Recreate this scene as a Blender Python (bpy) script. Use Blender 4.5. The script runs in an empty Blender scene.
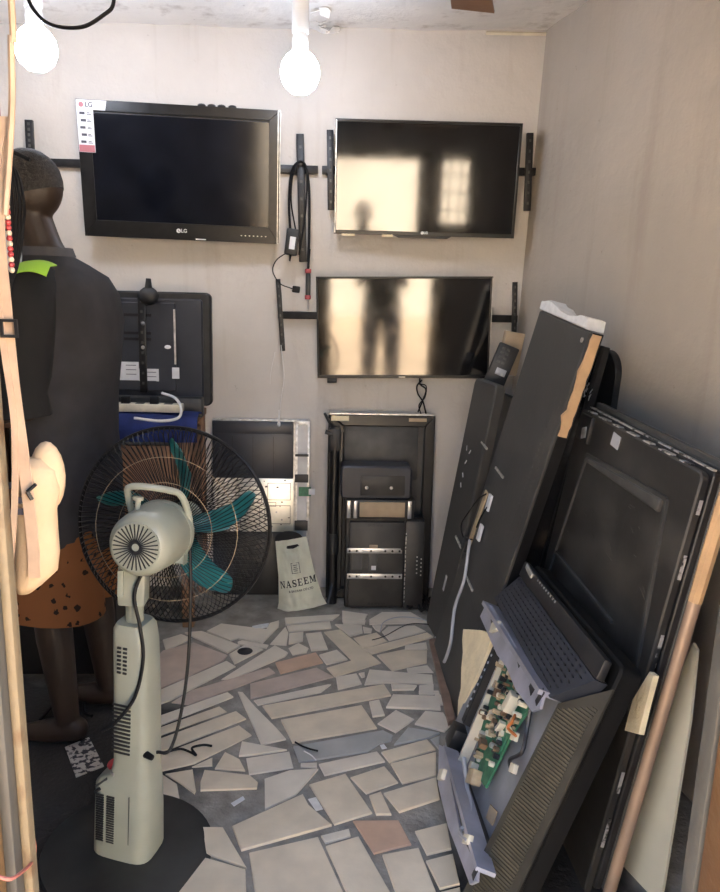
import bpy, bmesh, math, random
from mathutils import Vector, Matrix, Euler, noise
random.seed(11)
sc = bpy.context.scene
COL = sc.collection
PI = math.pi
def V(*a): return Vector(a)

# ------------------------------------------------------------------ camera
CAM = V(0, 0, 1.5); FPX = 740.0
def cam_axes(p=12.0, yw=3.0, r=1.5):
    p, yw, r = (math.radians(a) for a in (p, yw, r))
    f = V(math.sin(yw)*math.cos(p), math.cos(yw)*math.cos(p), -math.sin(p))
    rt = V(math.cos(yw), -math.sin(yw), 0); up = rt.cross(f)
    return f, rt*math.cos(r)+up*math.sin(r), up*math.cos(r)-rt*math.sin(r)
CF, CR, CU = cam_axes()
cd = bpy.data.cameras.new('camera'); cam = bpy.data.objects.new('camera', cd); COL.objects.link(cam)
cd.sensor_fit = 'HORIZONTAL'; cd.sensor_width = 36.0; cd.lens = FPX/720*36; cd.clip_start = 0.02
cam.matrix_world = Matrix(((CR.x, CU.x, -CF.x, CAM.x), (CR.y, CU.y, -CF.y, CAM.y), (CR.z, CU.z, -CF.z, CAM.z), (0, 0, 0, 1)))
sc.camera = cam

# ------------------------------------------------------------------ world, sun, exposure
sc.view_settings.view_transform = 'Standard'; sc.view_settings.look = 'None'
sc.view_settings.exposure = 0.42; sc.view_settings.gamma = 1.0; sc.view_settings.use_curve_mapping = False
w = bpy.data.worlds.new('sky'); sc.world = w; w.use_nodes = True
nt = w.node_tree; nt.nodes.clear()
wo = nt.nodes.new('ShaderNodeOutputWorld'); bg = nt.nodes.new('ShaderNodeBackground'); sk = nt.nodes.new('ShaderNodeTexSky')
sk.sky_type = 'NISHITA'; sk.sun_disc = False; sk.sun_elevation = math.radians(58); sk.sun_rotation = 0.0
sk.air_density = 1.0; sk.dust_density = 4.0
SKY, SUN, BULB = 1.3, 46.0, 44.0
bg.inputs['Strength'].default_value = SKY
nt.links.new(sk.outputs[0], bg.inputs[0]); nt.links.new(bg.outputs[0], wo.inputs[0])
sd = bpy.data.lights.new('sun', 'SUN'); sd.energy = SUN; sd.color = (1.0, .88, .70); sd.angle = math.radians(.6)
so = bpy.data.objects.new('sun', sd); COL.objects.link(so)
so.rotation_euler = V(.25, -.55, -1).to_track_quat('-Z', 'Y').to_euler()
sc.cycles.max_bounces = 10; sc.cycles.diffuse_bounces = 6; sc.cycles.use_denoising = True
sc.cycles.sample_clamp_indirect = 6.0

# ------------------------------------------------------------------ points in the room read off the photograph
def ray(px, py): return CF + CR*((px-360)/FPX) - CU*((py-446)/FPX)
def on_plane(px, py, n, p0):
    d = ray(px, py); return CAM + d*((p0-CAM).dot(n)/d.dot(n))
def atz(px, py, z=0.0): return on_plane(px, py, V(0, 0, 1), V(0, 0, z))
def aty(px, py, y): return on_plane(px, py, V(0, 1, 0), V(0, y, 0))
def atx(px, py, x): return on_plane(px, py, V(1, 0, 0), V(x, 0, 0))
def on_local(M, px, py, n=0.0):
    z = M.to_3x3() @ V(0, 0, 1); p0 = M @ V(0, 0, n)
    q = M.inverted() @ on_plane(px, py, z, p0); return (q.x, q.y)

# ------------------------------------------------------------------ materials
MATS = {}
def mat(name, col, rough=.6, metal=0.0, var=.12, scale=8.0, bump=0.0, bscale=40.0, col2=None, spec=.5, coat=0.0, emit=None, estr=0.0, detail=4.0, alpha=1.0, rvar=0.0, lo=.35, hi=.7):
    m = bpy.data.materials.new(name); m.use_nodes = True; t = m.node_tree; b = t.nodes['Principled BSDF']
    b.inputs['Roughness'].default_value = rough; b.inputs['Metallic'].default_value = metal
    b.inputs['Specular IOR Level'].default_value = spec; b.inputs['Coat Weight'].default_value = coat; b.inputs['Coat Roughness'].default_value = .05
    tc = t.nodes.new('ShaderNodeTexCoord'); nz = t.nodes.new('ShaderNodeTexNoise'); nz.inputs['Scale'].default_value = scale; nz.inputs['Detail'].default_value = detail
    t.links.new(tc.outputs['Object'], nz.inputs['Vector'])
    rp = t.nodes.new('ShaderNodeValToRGB'); rp.color_ramp.elements[0].position = lo; rp.color_ramp.elements[1].position = hi
    c2 = col2 or tuple(min(1, c*(1+var)) for c in col); c1 = col if col2 else tuple(c*(1-var) for c in col)
    rp.color_ramp.elements[0].color = (*c1, 1); rp.color_ramp.elements[1].color = (*c2, 1)
    t.links.new(nz.outputs[0], rp.inputs[0]); t.links.new(rp.outputs[0], b.inputs['Base Color'])
    if rvar:
        mr = t.nodes.new('ShaderNodeMapRange'); mr.inputs[3].default_value = max(0, rough-rvar); mr.inputs[4].default_value = min(1, rough+rvar)
        t.links.new(nz.outputs[0], mr.inputs[0]); t.links.new(mr.outputs[0], b.inputs['Roughness'])
    if bump:
        n2 = t.nodes.new('ShaderNodeTexNoise'); n2.inputs['Scale'].default_value = bscale; n2.inputs['Detail'].default_value = 5
        t.links.new(tc.outputs['Object'], n2.inputs['Vector'])
        bp = t.nodes.new('ShaderNodeBump'); bp.inputs['Strength'].default_value = bump; bp.inputs['Distance'].default_value = .01
        t.links.new(n2.outputs[0], bp.inputs['Height']); t.links.new(bp.outputs[0], b.inputs['Normal'])
    if emit:
        b.inputs['Emission Color'].default_value = (*emit, 1); b.inputs['Emission Strength'].default_value = estr
    MATS[name] = m; return m

def plaster(name, base, stain, amt, big=1.3):
    """painted plaster: broad mottling, vertical run stains, small dark marks, fine relief"""
    m = bpy.data.materials.new(name); m.use_nodes = True; t = m.node_tree; b = t.nodes['Principled BSDF']; b.inputs['Roughness'].default_value = .62
    tc = t.nodes.new('ShaderNodeTexCoord'); L = t.links.new
    def nz(scale, detail, vec=None, rough=.6):
        n = t.nodes.new('ShaderNodeTexNoise'); n.inputs['Scale'].default_value = scale; n.inputs['Detail'].default_value = detail; n.inputs['Roughness'].default_value = rough
        L(vec or tc.outputs['Object'], n.inputs['Vector']); return n
    def ramp(src, a, bb, c0=0., c1=1.):
        r = t.nodes.new('ShaderNodeMapRange'); r.inputs[1].default_value = a; r.inputs[2].default_value = bb; r.inputs[3].default_value = c0; r.inputs[4].default_value = c1
        L(src, r.inputs[0]); return r.outputs[0]
    def mix(fac, a, c):
        x = t.nodes.new('ShaderNodeMixRGB'); L(fac, x.inputs[0])
        for s, i in ((a, 1), (c, 2)):
            if isinstance(s, tuple): x.inputs[i].default_value = (*s, 1)
            else: L(s, x.inputs[i])
        return x.outputs[0]
    mp = t.nodes.new('ShaderNodeMapping'); mp.inputs['Scale'].default_value = (9, 9, .8); L(tc.outputs['Object'], mp.inputs[0])
    c = mix(ramp(nz(big, 6).outputs[0], .35, .68), base, tuple(v*.86 for v in base))
    c = mix(ramp(nz(1.0, 5, mp.outputs[0]).outputs[0], .55, .8, 0, amt), c, stain)
    c = mix(ramp(nz(16, 6, None, .75).outputs[0], .66, .72, 0, amt*.9), c, tuple(v*.6 for v in stain))
    c = mix(ramp(nz(5, 8, None, .7).outputs[0], .58, .75, 0, .35), c, tuple(min(1, v*1.12) for v in base))
    L(c, b.inputs['Base Color'])
    bp = t.nodes.new('ShaderNodeBump'); bp.inputs['Strength'].default_value = .35; bp.inputs['Distance'].default_value = .012
    L(nz(22, 8).outputs[0], bp.inputs['Height']); L(bp.outputs[0], b.inputs['Normal'])
    MATS[name] = m; return m
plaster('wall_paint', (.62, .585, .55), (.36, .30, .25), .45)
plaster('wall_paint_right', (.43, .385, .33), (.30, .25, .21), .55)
plaster('ceiling_paint', (.82, .79, .76), (.30, .24, .20), .8, 2.0)
plaster('bounce_paint', (.80, .74, .62), (.5, .42, .33), .4)  # whitened so the added wall outside throws more daylight into the room
plaster('wall_paint_front', (.48, .42, .36), (.3, .25, .2), .5)
def patchy_mortar():
    # bare screed, darkened in two ragged patches, at the left and beside the front stack
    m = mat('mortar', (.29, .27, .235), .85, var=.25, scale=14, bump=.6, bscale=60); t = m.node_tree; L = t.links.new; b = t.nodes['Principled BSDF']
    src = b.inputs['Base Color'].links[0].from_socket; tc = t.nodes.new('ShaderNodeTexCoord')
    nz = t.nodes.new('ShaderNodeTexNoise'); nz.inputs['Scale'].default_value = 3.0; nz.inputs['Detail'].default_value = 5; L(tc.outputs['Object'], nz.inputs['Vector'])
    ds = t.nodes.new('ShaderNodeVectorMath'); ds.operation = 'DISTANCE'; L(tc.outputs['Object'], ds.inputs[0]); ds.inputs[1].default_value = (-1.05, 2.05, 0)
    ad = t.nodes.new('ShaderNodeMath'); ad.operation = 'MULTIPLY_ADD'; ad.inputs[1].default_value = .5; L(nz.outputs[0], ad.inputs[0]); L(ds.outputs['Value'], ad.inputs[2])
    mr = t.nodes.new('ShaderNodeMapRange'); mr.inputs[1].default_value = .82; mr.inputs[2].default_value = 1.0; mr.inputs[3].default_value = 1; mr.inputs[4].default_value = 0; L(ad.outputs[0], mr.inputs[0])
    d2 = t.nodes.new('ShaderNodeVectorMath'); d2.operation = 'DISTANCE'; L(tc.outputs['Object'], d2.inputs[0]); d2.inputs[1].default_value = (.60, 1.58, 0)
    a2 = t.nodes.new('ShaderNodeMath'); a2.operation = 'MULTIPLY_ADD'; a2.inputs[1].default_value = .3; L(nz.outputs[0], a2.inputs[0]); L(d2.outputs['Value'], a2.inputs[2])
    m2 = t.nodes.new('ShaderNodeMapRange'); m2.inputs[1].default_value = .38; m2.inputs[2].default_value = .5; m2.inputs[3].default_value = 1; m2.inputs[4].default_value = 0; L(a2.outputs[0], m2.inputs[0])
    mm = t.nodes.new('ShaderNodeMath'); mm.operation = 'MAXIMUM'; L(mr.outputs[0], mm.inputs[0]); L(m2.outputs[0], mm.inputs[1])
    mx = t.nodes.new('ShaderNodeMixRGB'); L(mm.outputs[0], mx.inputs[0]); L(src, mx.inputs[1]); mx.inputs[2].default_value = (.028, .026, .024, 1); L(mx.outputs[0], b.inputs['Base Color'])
patchy_mortar()
mat('tile_cream', (.70, .605, .46), .42, var=.10, scale=9, bump=.08, rvar=.12)
mat('tile_pale', (.70, .635, .53), .38, var=.08, scale=8, bump=.06, rvar=.12)
mat('tile_grey', (.42, .42, .395), .45, var=.12, scale=9, bump=.06, rvar=.12)
mat('tile_pink', (.53, .43, .36), .45, var=.13, scale=10, bump=.08, rvar=.12)
mat('tile_rust', (.56, .38, .27), .45, var=.12, scale=10, bump=.08, rvar=.12)
mat('black_gloss', (.008, .008, .009), .34, var=.3, scale=30, rvar=.1, spec=.4)
mat('deep_black', (.005, .005, .005), .65, var=.3, spec=.2)
mat('black_plastic', (.018, .018, .019), .48, var=.4, scale=16, bump=.05, rvar=.12)
mat('dark_panel', (.036, .036, .035), .5, var=.35, scale=7, bump=.06, rvar=.14, col2=(.064, .062, .058))
mat('dusty_panel', (.022, .021, .020), .5, var=.3, scale=6, bump=.05, rvar=.15, col2=(.062, .058, .052), lo=.45, hi=.8)
mat('blue_black', (.022, .025, .034), .4, var=.2, scale=6, col2=(.036, .040, .052), rvar=.1)
mat('grey_recess', (.062, .060, .057), .5, var=.25, scale=12)
mat('screen', (.006, .006, .0065), .075, var=.4, scale=12, rvar=.04, spec=1.0)
mat('screen_dark', (.005, .006, .010), .13, var=.3, scale=8, spec=.4, rvar=.05)
mat('white_print', (.8, .8, .8), .5, var=.03)
mat('sticker_white', (.66, .67, .7), .5, var=.06, scale=30)
mat('sticker_red', (.45, .16, .18), .5)
mat('print_dark', (.06, .06, .08), .5)
mat('silver', (.55, .55, .56), .32, .85, var=.2, scale=20, rvar=.15)
mat('silver_worn', (.45, .44, .42), .4, .6, var=.5, scale=45, col2=(.75, .74, .72))
mat('zinc', (.42, .43, .51), .4, .35, var=.2, scale=10, rvar=.1)
mat('zinc_sheet', (.33, .35, .39), .42, .4, var=.22, scale=7, rvar=.1)
mat('black_metal', (.014, .014, .016), .45, .3, var=.4, scale=30)
mat('cable_black', (.005, .005, .006), .55, spec=.3)
mat('cable_white', (.72, .71, .70), .5, var=.05)
mat('cable_grey', (.42, .43, .46), .5, var=.06)
mat('cable_red', (.30, .04, .05), .45)
mat('chassis_white', (.86, .84, .76), .36, .75, var=.08, scale=22)
mat('fan_cream', (.35, .365, .295), .36, var=.06, scale=9, rvar=.08)
mat('fan_teal', (.035, .30, .30), .28, var=.12, scale=6, spec=.6)
mat('guard_wire', (.012, .012, .013), .35, .4, var=.3)
mat('fan_base_black', (.020, .021, .020), .5, var=.4, scale=8, bump=.03)
mat('knob_red', (.55, .05, .06), .4)
mat('bag_white', (.90, .91, .80), .5, var=.10, scale=11, bump=.35, bscale=18)
mat('bag_print', (.015, .02, .02), .5)
mat('skin', (.034, .021, .015), .5, var=.18, scale=14, bump=.06, bscale=140)
mat('skin_pale', (.20, .11, .07), .5, var=.1)
mat('hair_black', (.030, .027, .027), .75, var=.4, scale=120, bump=.5, bscale=260)
mat('shirt_grey', (.074, .073, .082), .85, var=.18, scale=9, bump=.25, bscale=16)
mat('shirt_black', (.007, .007, .008), .85, var=.25, scale=10, bump=.2, bscale=16)
mat('lime', (.36, .68, .06), .6, var=.06)
mat('eye_white', (.6, .57, .52), .3); mat('lips', (.06, .028, .022), .5)
mat('canvas_cream', (.64, .47, .29), .8, var=.1, scale=12, bump=.3, bscale=40)
mat('strap_tan', (.60, .43, .30), .75, var=.12, scale=18, bump=.15)
mat('bead_red', (.42, .05, .05), .35); mat('bead_cream', (.65, .55, .40), .35)
mat('wood_brown', (.20, .105, .06), .6, var=.25, scale=6, bump=.15, col2=(.28, .16, .09))
mat('wood_strip', (.25, .165, .12), .7, var=.2, scale=20, bump=.2)
mat('jamb_rust', (.15, .085, .032), .6, var=.3, scale=14, bump=.35, bscale=35, col2=(.09, .045, .018), lo=.5, hi=.72)
mat('jamb_cream', (.17, .13, .075), .6, scale=18, bump=.35, bscale=35, col2=(.10, .05, .02), lo=.52, hi=.7)
mat('jamb_grey', (.065, .062, .054), .5, var=.15, scale=8, bump=.1)
mat('jamb_orange', (.11, .055, .02), .55, scale=8, bump=.25, col2=(.085, .04, .015))
mat('foam_white', (.74, .74, .74), .8, var=.08, scale=30, bump=.5, bscale=40)
mat('foam_cream', (.84, .73, .50), .8, var=.08, scale=20, bump=.35, bscale=50)
mat('foam_tan', (.56, .36, .19), .8, var=.12, scale=14, bump=.35, bscale=40)
mat('foil', (.62, .61, .60), .3, .5, scale=38, col2=(.05, .05, .05), lo=.5, hi=.58)
mat('copper_strip', (.40, .28, .20), .48, .25, var=.1, scale=8, rvar=.08)
mat('pale_board', (.50, .48, .385), .55, var=.08, scale=5, bump=.05)
mat('pcb_green', (.035, .16, .085), .5, var=.35, scale=40)
mat('chip_black', (.02, .02, .022), .4); mat('component_tan', (.42, .33, .21), .5, var=.2, scale=40); mat('component_cream', (.62, .58, .46), .5)
mat('component_brown', (.20, .12, .07), .5, var=.3, scale=40)
mat('component_orange', (.5, .16, .04), .5)
mat('blue_cloth', (.025, .05, .24), .7, var=.3, scale=12, bump=.3, bscale=25)
mat('cream_plastic', (.66, .60, .47), .5, var=.1, scale=20)
mat('bulb_glass', (.9, .9, .9), .3, emit=(.80, .86, 1.0), estr=BULB)
mat('bulb_base', (.75, .75, .75), .4, var=.03)
mat('ground_sand', (.52, .40, .27), .9, var=.15, scale=2, bump=.3)
mat('paper_white', (.72, .70, .66), .7, var=.08, scale=60)
mat('paper_printed', (.60, .58, .54), .7, scale=55, col2=(.04, .04, .05), lo=.5, hi=.56)
mat('cardboard', (.40, .31, .21), .8, var=.12, scale=15)
mat('cord_red', (.32, .10, .07), .6); mat('trouser_blue', (.04, .05, .09), .8)
mat('grille_rib', (.065, .057, .036), .5, var=.3, scale=20)
mat('ribbed_black', (.030, .028, .022), .42, var=.3, scale=12)
mat('window_glass_frost', (.72, .74, .74), .25, var=.03)

def printed_cloth(name, base, ink):
    m = bpy.data.materials.new(name); m.use_nodes = True; t = m.node_tree; b = t.nodes['Principled BSDF']; b.inputs['Roughness'].default_value = .85
    tc = t.nodes.new('ShaderNodeTexCoord'); L = t.links.new
    vo = t.nodes.new('ShaderNodeTexVoronoi'); vo.inputs['Scale'].default_value = 26; vo.inputs['Randomness'].default_value = .55; L(tc.outputs['Object'], vo.inputs['Vector'])
    nz = t.nodes.new('ShaderNodeTexNoise'); nz.inputs['Scale'].default_value = 75; L(tc.outputs['Object'], nz.inputs['Vector'])
    ad = t.nodes.new('ShaderNodeMath'); ad.operation = 'MULTIPLY_ADD'; ad.inputs[1].default_value = .55; L(nz.outputs[0], ad.inputs[0]); L(vo.outputs['Distance'], ad.inputs[2])
    mr = t.nodes.new('ShaderNodeMapRange'); mr.inputs[1].default_value = .47; mr.inputs[2].default_value = .50; L(ad.outputs[0], mr.inputs[0])
    n2 = t.nodes.new('ShaderNodeTexNoise'); n2.inputs['Scale'].default_value = 6; L(tc.outputs['Object'], n2.inputs['Vector'])
    m2 = t.nodes.new('ShaderNodeMixRGB'); m2.inputs[1].default_value = (*base, 1); m2.inputs[2].default_value = (*[c*.7 for c in base], 1); L(n2.outputs[0], m2.inputs[0])
    mx = t.nodes.new('ShaderNodeMixRGB'); mx.inputs[1].default_value = (*ink, 1); L(mr.outputs[0], mx.inputs[0]); L(m2.outputs[0], mx.inputs[2]); L(mx.outputs[0], b.inputs['Base Color'])
    MATS[name] = m
printed_cloth('shorts_print', (.42, .17, .065), (.03, .018, .012))

# ------------------------------------------------------------------ mesh helpers
class MB:
    def __init__(s): s.bm = bmesh.new()
    def box(s, c, size, rot=None, bev=0.0, seg=2):
        vs = bmesh.ops.create_cube(s.bm, size=1)['verts']
        R3 = rot.to_matrix() if isinstance(rot, Euler) else (rot or Matrix.Identity(3))
        for v in vs: v.co = R3 @ V(v.co.x*size[0], v.co.y*size[1], v.co.z*size[2]) + Vector(c)
        if bev:
            es = list({e for v in vs for e in v.link_edges})
            bmesh.ops.bevel(s.bm, geom=es, offset=bev, segments=seg, profile=.5, affect='EDGES')
        return s
    def tube(s, pts, r, seg=6, closed=False, caps=True):
        pts = [Vector(p) for p in pts]; n = len(pts)
        rs = r if isinstance(r, (list, tuple)) else [r]*n
        rings = []; up = None
        for i, p in enumerate(pts):
            a = pts[(i-1) % n] if (closed or i > 0) else p; b = pts[(i+1) % n] if (closed or i < n-1) else p
            t = (b-a).normalized() if (b-a).length > 1e-9 else V(0, 0, 1)
            if up is None: up = V(0, 0, 1) if abs(t.z) < .9 else V(1, 0, 0)
            x = up.cross(t)
            if x.length < 1e-6: x = V(1, 0, 0).cross(t)
            x.normalize(); y = t.cross(x); up = y
            rings.append([s.bm.verts.new(p + x*rs[i]*math.cos(k*2*PI/seg) + y*rs[i]*math.sin(k*2*PI/seg)) for k in range(seg)])
        for i in range(n if closed else n-1):
            A, B = rings[i], rings[(i+1) % n]
            for k in range(seg): s.bm.faces.new((A[k], A[(k+1) % seg], B[(k+1) % seg], B[k]))
        if not closed and caps:
            s.bm.faces.new(rings[0][::-1]); s.bm.faces.new(rings[-1])
        return s
    def lathe(s, prof, seg=24, M=None):
        M = M or Matrix.Identity(4); rings = []
        for r, z in prof:
            if r < 1e-6: rings.append([s.bm.verts.new(M @ V(0, 0, z))])
            else: rings.append([s.bm.verts.new(M @ V(r*math.cos(k*2*PI/seg), r*math.sin(k*2*PI/seg), z)) for k in range(seg)])
        for A, B in zip(rings, rings[1:]):
            for k in range(seg):
                k2 = (k+1) % seg
                if len(A) == 1 and len(B) == 1: continue
                if len(A) == 1: s.bm.faces.new((A[0], B[k2], B[k]))
                elif len(B) == 1: s.bm.faces.new((A[k], A[k2], B[0]))
                else: s.bm.faces.new((A[k], A[k2], B[k2], B[k]))
        return s
    def prism(s, poly, z0, z1, M=None, bev=0.0):
        M = M or Matrix.Identity(4)
        ar = sum(poly[i][0]*poly[(i+1) % len(poly)][1]-poly[(i+1) % len(poly)][0]*poly[i][1] for i in range(len(poly)))
        if ar < 0: poly = poly[::-1]
        lo = [s.bm.verts.new(M @ V(p[0], p[1], z0)) for p in poly]; hi = [s.bm.verts.new(M @ V(p[0], p[1], z1)) for p in poly]
        n = len(poly); f = s.bm.faces.new(hi); s.bm.faces.new(lo[::-1])
        for i in range(n): s.bm.faces.new((lo[i], lo[(i+1) % n], hi[(i+1) % n], hi[i]))
        if bev: bmesh.ops.bevel(s.bm, geom=list(f.edges), offset=bev, segments=1, affect='EDGES')
        return s
    def ell(s, c, r, seg=16, rings=10, M=None):
        r = r if isinstance(r, (tuple, list)) else (r, r, r)
        T = Matrix.Translation(Vector(c)) @ (M or Matrix.Identity(4)) @ Matrix.Diagonal((r[0], r[1], r[2], 1))
        bmesh.ops.create_uvsphere(s.bm, u_segments=seg, v_segments=rings, radius=1, matrix=T); return s
    def loft(s, rings, caps=True, closed=True):
        R = [[s.bm.verts.new(Vector(p)) for p in ring] for ring in rings]
        n = len(R[0])
        for A, B in zip(R, R[1:]):
            for k in range(n if closed else n-1): s.bm.faces.new((A[k], A[(k+1) % n], B[(k+1) % n], B[k]))
        if caps and closed: s.bm.faces.new(R[0][::-1]); s.bm.faces.new(R[-1])
        return s
    def limb(s, pts, rs, seg=12):
        s.tube(pts, rs, seg)
        for p, r in zip(pts, rs): s.ell(p, r, 12, 8)
        return s
    def mesh(s, name, m, smooth=True, ang=35):
        bmesh.ops.recalc_face_normals(s.bm, faces=s.bm.faces)
        me = bpy.data.meshes.new(name); s.bm.to_mesh(me); s.bm.free()
        if m: me.materials.append(MATS[m])
        if smooth and len(me.polygons):
            me.polygons.foreach_set('use_smooth', [True]*len(me.polygons)); me.set_sharp_from_angle(angle=math.radians(ang))
        return me
    def obj(s, name, m, parent=None, kind=None, label=None, smooth=True, ang=35):
        o = bpy.data.objects.new(name, s.mesh(name, m, smooth, ang)); COL.objects.link(o)
        if parent is not None: o.parent = parent
        if kind: o['kind'] = kind
        if label: o['label'] = label
        return o
def tag(o, label, cat, group=None):
    o['label'] = label; o['category'] = cat
    if group: o['group'] = group
    return o
def thing(name, label, cat, M=None, group=None):
    o = bpy.data.objects.new(name, None); COL.objects.link(o); o.empty_display_size = .1
    if M is not None: o.matrix_world = M if isinstance(M, Matrix) else Matrix.Translation(Vector(M))
    return tag(o, label, cat, group)
def world(o): return o.matrix_world if not o.parent else o.parent.matrix_world
def text(name, s, size, M, m, parent, bold=0.0, depth=.0006, align='CENTER', label=None, xs=1.0):
    cu = bpy.data.curves.new(name, 'FONT'); cu.body = s; cu.size = size; cu.extrude = depth; cu.offset = bold; cu.align_x = align; cu.align_y = 'CENTER'
    tmp = bpy.data.objects.new(name, cu); COL.objects.link(tmp); bpy.context.view_layer.update()
    me = bpy.data.meshes.new_from_object(tmp.evaluated_get(bpy.context.evaluated_depsgraph_get()))
    bpy.data.objects.remove(tmp); bpy.data.curves.remove(cu)
    me.transform(Matrix.Diagonal((xs, 1, 1, 1))); me.materials.clear(); me.materials.append(MATS[m])
    o = bpy.data.objects.new(name, me); COL.objects.link(o); o.parent = parent; o.matrix_local = M
    if label: o['label'] = label
    return o
def curve_pts(pts, n=8):
    """Catmull-Rom through the given points"""
    P = [Vector(p) for p in pts]; P = [P[0]*2-P[1]] + P + [P[-1]*2-P[-2]]; out = []
    for i in range(1, len(P)-2):
        for k in range(n):
            t = k/n; a, b, c, d = P[i-1:i+3]
            out.append(.5*((2*b)+(c-a)*t+(2*a-5*b+4*c-d)*t*t+(3*b-a-3*c+d)*t**3))
    out.append(P[-2]); return out
def cable(name, pts, r, m, label, cat='cable', group=None, n=8, seg=6):
    return tag(MB().tube(curve_pts(pts, n), r, seg).obj(name, m), label, cat, group)
def struct(o): o['kind'] = 'structure'; return o
def lean_frame(bx, by, th, rho, lam, w, h):
    c, s = math.cos(th), math.sin(th)
    u = V(s, -c, 0); v = V(c*math.sin(lam), s*math.sin(lam), math.cos(lam))
    u2 = u*math.cos(rho)+v*math.sin(rho); v2 = v*math.cos(rho)-u*math.sin(rho); n = u2.cross(v2)
    dz = max(0.0, -(u2*w).z)
    return Matrix(((u2.x, v2.x, n.x, bx), (u2.y, v2.y, n.y, by), (u2.z, v2.z, n.z, dz), (0, 0, 0, 1)))
def rrect(x0, y0, x1, y1, r, seg=4):
    out = []
    for cx, cy, a in ((x1-r, y1-r, 0), (x0+r, y1-r, 90), (x0+r, y0+r, 180), (x1-r, y0+r, 270)):
        for k in range(seg+1):
            t = math.radians(a+90*k/seg); out.append((cx+r*math.cos(t), cy+r*math.sin(t)))
    return out
def ring_frame(mb, x0, y0, x1, y1, bw, z0, z1, bev=0.0):
    """four mitred bars around a rectangle; bw = (left, bottom, right, top)"""
    l, b, r, t = bw if isinstance(bw, tuple) else (bw,)*4
    O = [(x0, y0), (x1, y0), (x1, y1), (x0, y1)]; I = [(x0+l, y0+b), (x1-r, y0+b), (x1-r, y1-t), (x0+l, y1-t)]
    for i in range(4): mb.prism([O[i], O[(i+1) % 4], I[(i+1) % 4], I[i]], z0, z1, bev=bev)
    return mb

# ================================================================== ROOM
YB = 3.56; ZC = 2.63; XL = -1.55; YF0, YF1 = .70, .80
def wall_right_x(y, z): return .893+.0285*z+.15*(YB-y)
def quad_slab(name, m, P, off):
    """slab from a quad of points, thickened by vector off"""
    mb = MB(); a = [mb.bm.verts.new(Vector(p)) for p in P]; b = [mb.bm.verts.new(Vector(p)+Vector(off)) for p in P]
    mb.bm.faces.new(a); mb.bm.faces.new(b[::-1])
    for i in range(4): mb.bm.faces.new((a[i], b[i], b[(i+1) % 4], a[(i+1) % 4]))
    return struct(mb.obj(name, m, smooth=False))
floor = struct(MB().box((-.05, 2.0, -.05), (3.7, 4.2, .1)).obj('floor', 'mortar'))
quad_slab('wall_back', 'wall_paint', [(XL-.1, YB, 0), (1.6, YB, 0), (1.6, YB, 2.8), (XL-.1, YB, 2.8)], (0, .12, 0))
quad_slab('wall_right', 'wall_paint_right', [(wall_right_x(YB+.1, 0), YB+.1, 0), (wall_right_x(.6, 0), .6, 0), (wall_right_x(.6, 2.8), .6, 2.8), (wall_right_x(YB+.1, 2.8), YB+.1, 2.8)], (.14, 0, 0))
quad_slab('wall_left', 'wall_paint', [(XL, YB+.1, 0), (XL, .6, 0), (XL, .6, 2.8), (XL, YB+.1, 2.8)], (-.14, 0, 0))
# ceiling: sagging skim-coated slab
mb = MB(); NX, NY = 30, 34; g = []
for j in range(NY+1):
    row = []
    for i in range(NX+1):
        x = XL-.1+3.4*i/NX; y = .55+3.15*j/NY
        z = ZC - .012 + .035*x*.6 + .03*noise.noise(V(x*1.7, y*1.7, 3.1)) + .012*noise.noise(V(x*6, y*6, 1))
        if y > 3.3: z = z*(1-(y-3.3)/.3*.6)+(ZC+.03*x-.02)*((y-3.3)/.3*.6)
        row.append(mb.bm.verts.new((x, y, z)))
    g.append(row)
for j in range(NY):
    for i in range(NX): mb.bm.faces.new((g[j][i], g[j][i+1], g[j+1][i+1], g[j+1][i]))
ext = bmesh.ops.extrude_face_region(mb.bm, geom=list(mb.bm.faces))
for e in ext['geom']:
    if isinstance(e, bmesh.types.BMVert): e.co.z = 2.85
ceil = struct(mb.obj('ceiling', 'ceiling_paint'))
# flaked plaster scales hanging by the lamp holder
mb = MB()
for i in range(14):
    p = atz(322+random.uniform(-10, 14), 22+random.uniform(-14, 14), ZC-.035)
    a = random.uniform(0, 6.28); r = random.uniform(.012, .035)
    poly = [(r*math.cos(a+k*1.26)*random.uniform(.6, 1.1), r*math.sin(a+k*1.26)*random.uniform(.6, 1.1)) for k in range(5)]
    mb.prism(poly, 0, .003, Matrix.Translation(p) @ Euler((random.uniform(-.5, .5), random.uniform(-.5, .5), 0)).to_matrix().to_4x4())
fl = mb.obj('flaked_plaster', 'ceiling_paint', ceil, kind='stuff')
# corner battens
a, b = aty(486, 33, YB-.012), aty(546, 34, YB-.012)
struct(MB().tube([a, b], .008, 4).obj('trim_1', 'cream_plastic'))
# front wall with the doorway the picture is taken through, and a barred window
DX0, DX1, DH = -.36, .50, 2.12
WX0, WX1, WZ0, WZ1 = .64, .90, 1.62, 2.15
mb = MB(); yc = (YF0+YF1)/2; th = YF1-YF0
def fw(x0, x1, z0, z1): mb.box(((x0+x1)/2, yc, (z0+z1)/2), (x1-x0, th, z1-z0))
fw(XL-.1, DX0-.06, 0, 2.8); fw(DX0-.06, DX1+.08, DH, 2.8); fw(DX1+.08, WX0, 0, 2.8); fw(WX1, 1.75, 0, 2.8); fw(WX0, WX1, 0, WZ0); fw(WX0, WX1, WZ1, 2.8)
struct(mb.obj('wall_front', 'wall_paint_front', smooth=False))
win = bpy.data.objects.new('window_1', None); COL.objects.link(win); win['kind'] = 'structure'; win.location = ((WX0+WX1)/2, yc, WZ0)
mb = MB(); W2 = (WX1-WX0)/2; HH = WZ1-WZ0
for x in (-W2+.015, W2-.015): mb.box((x, 0, HH/2), (.03, .05, HH))
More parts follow.
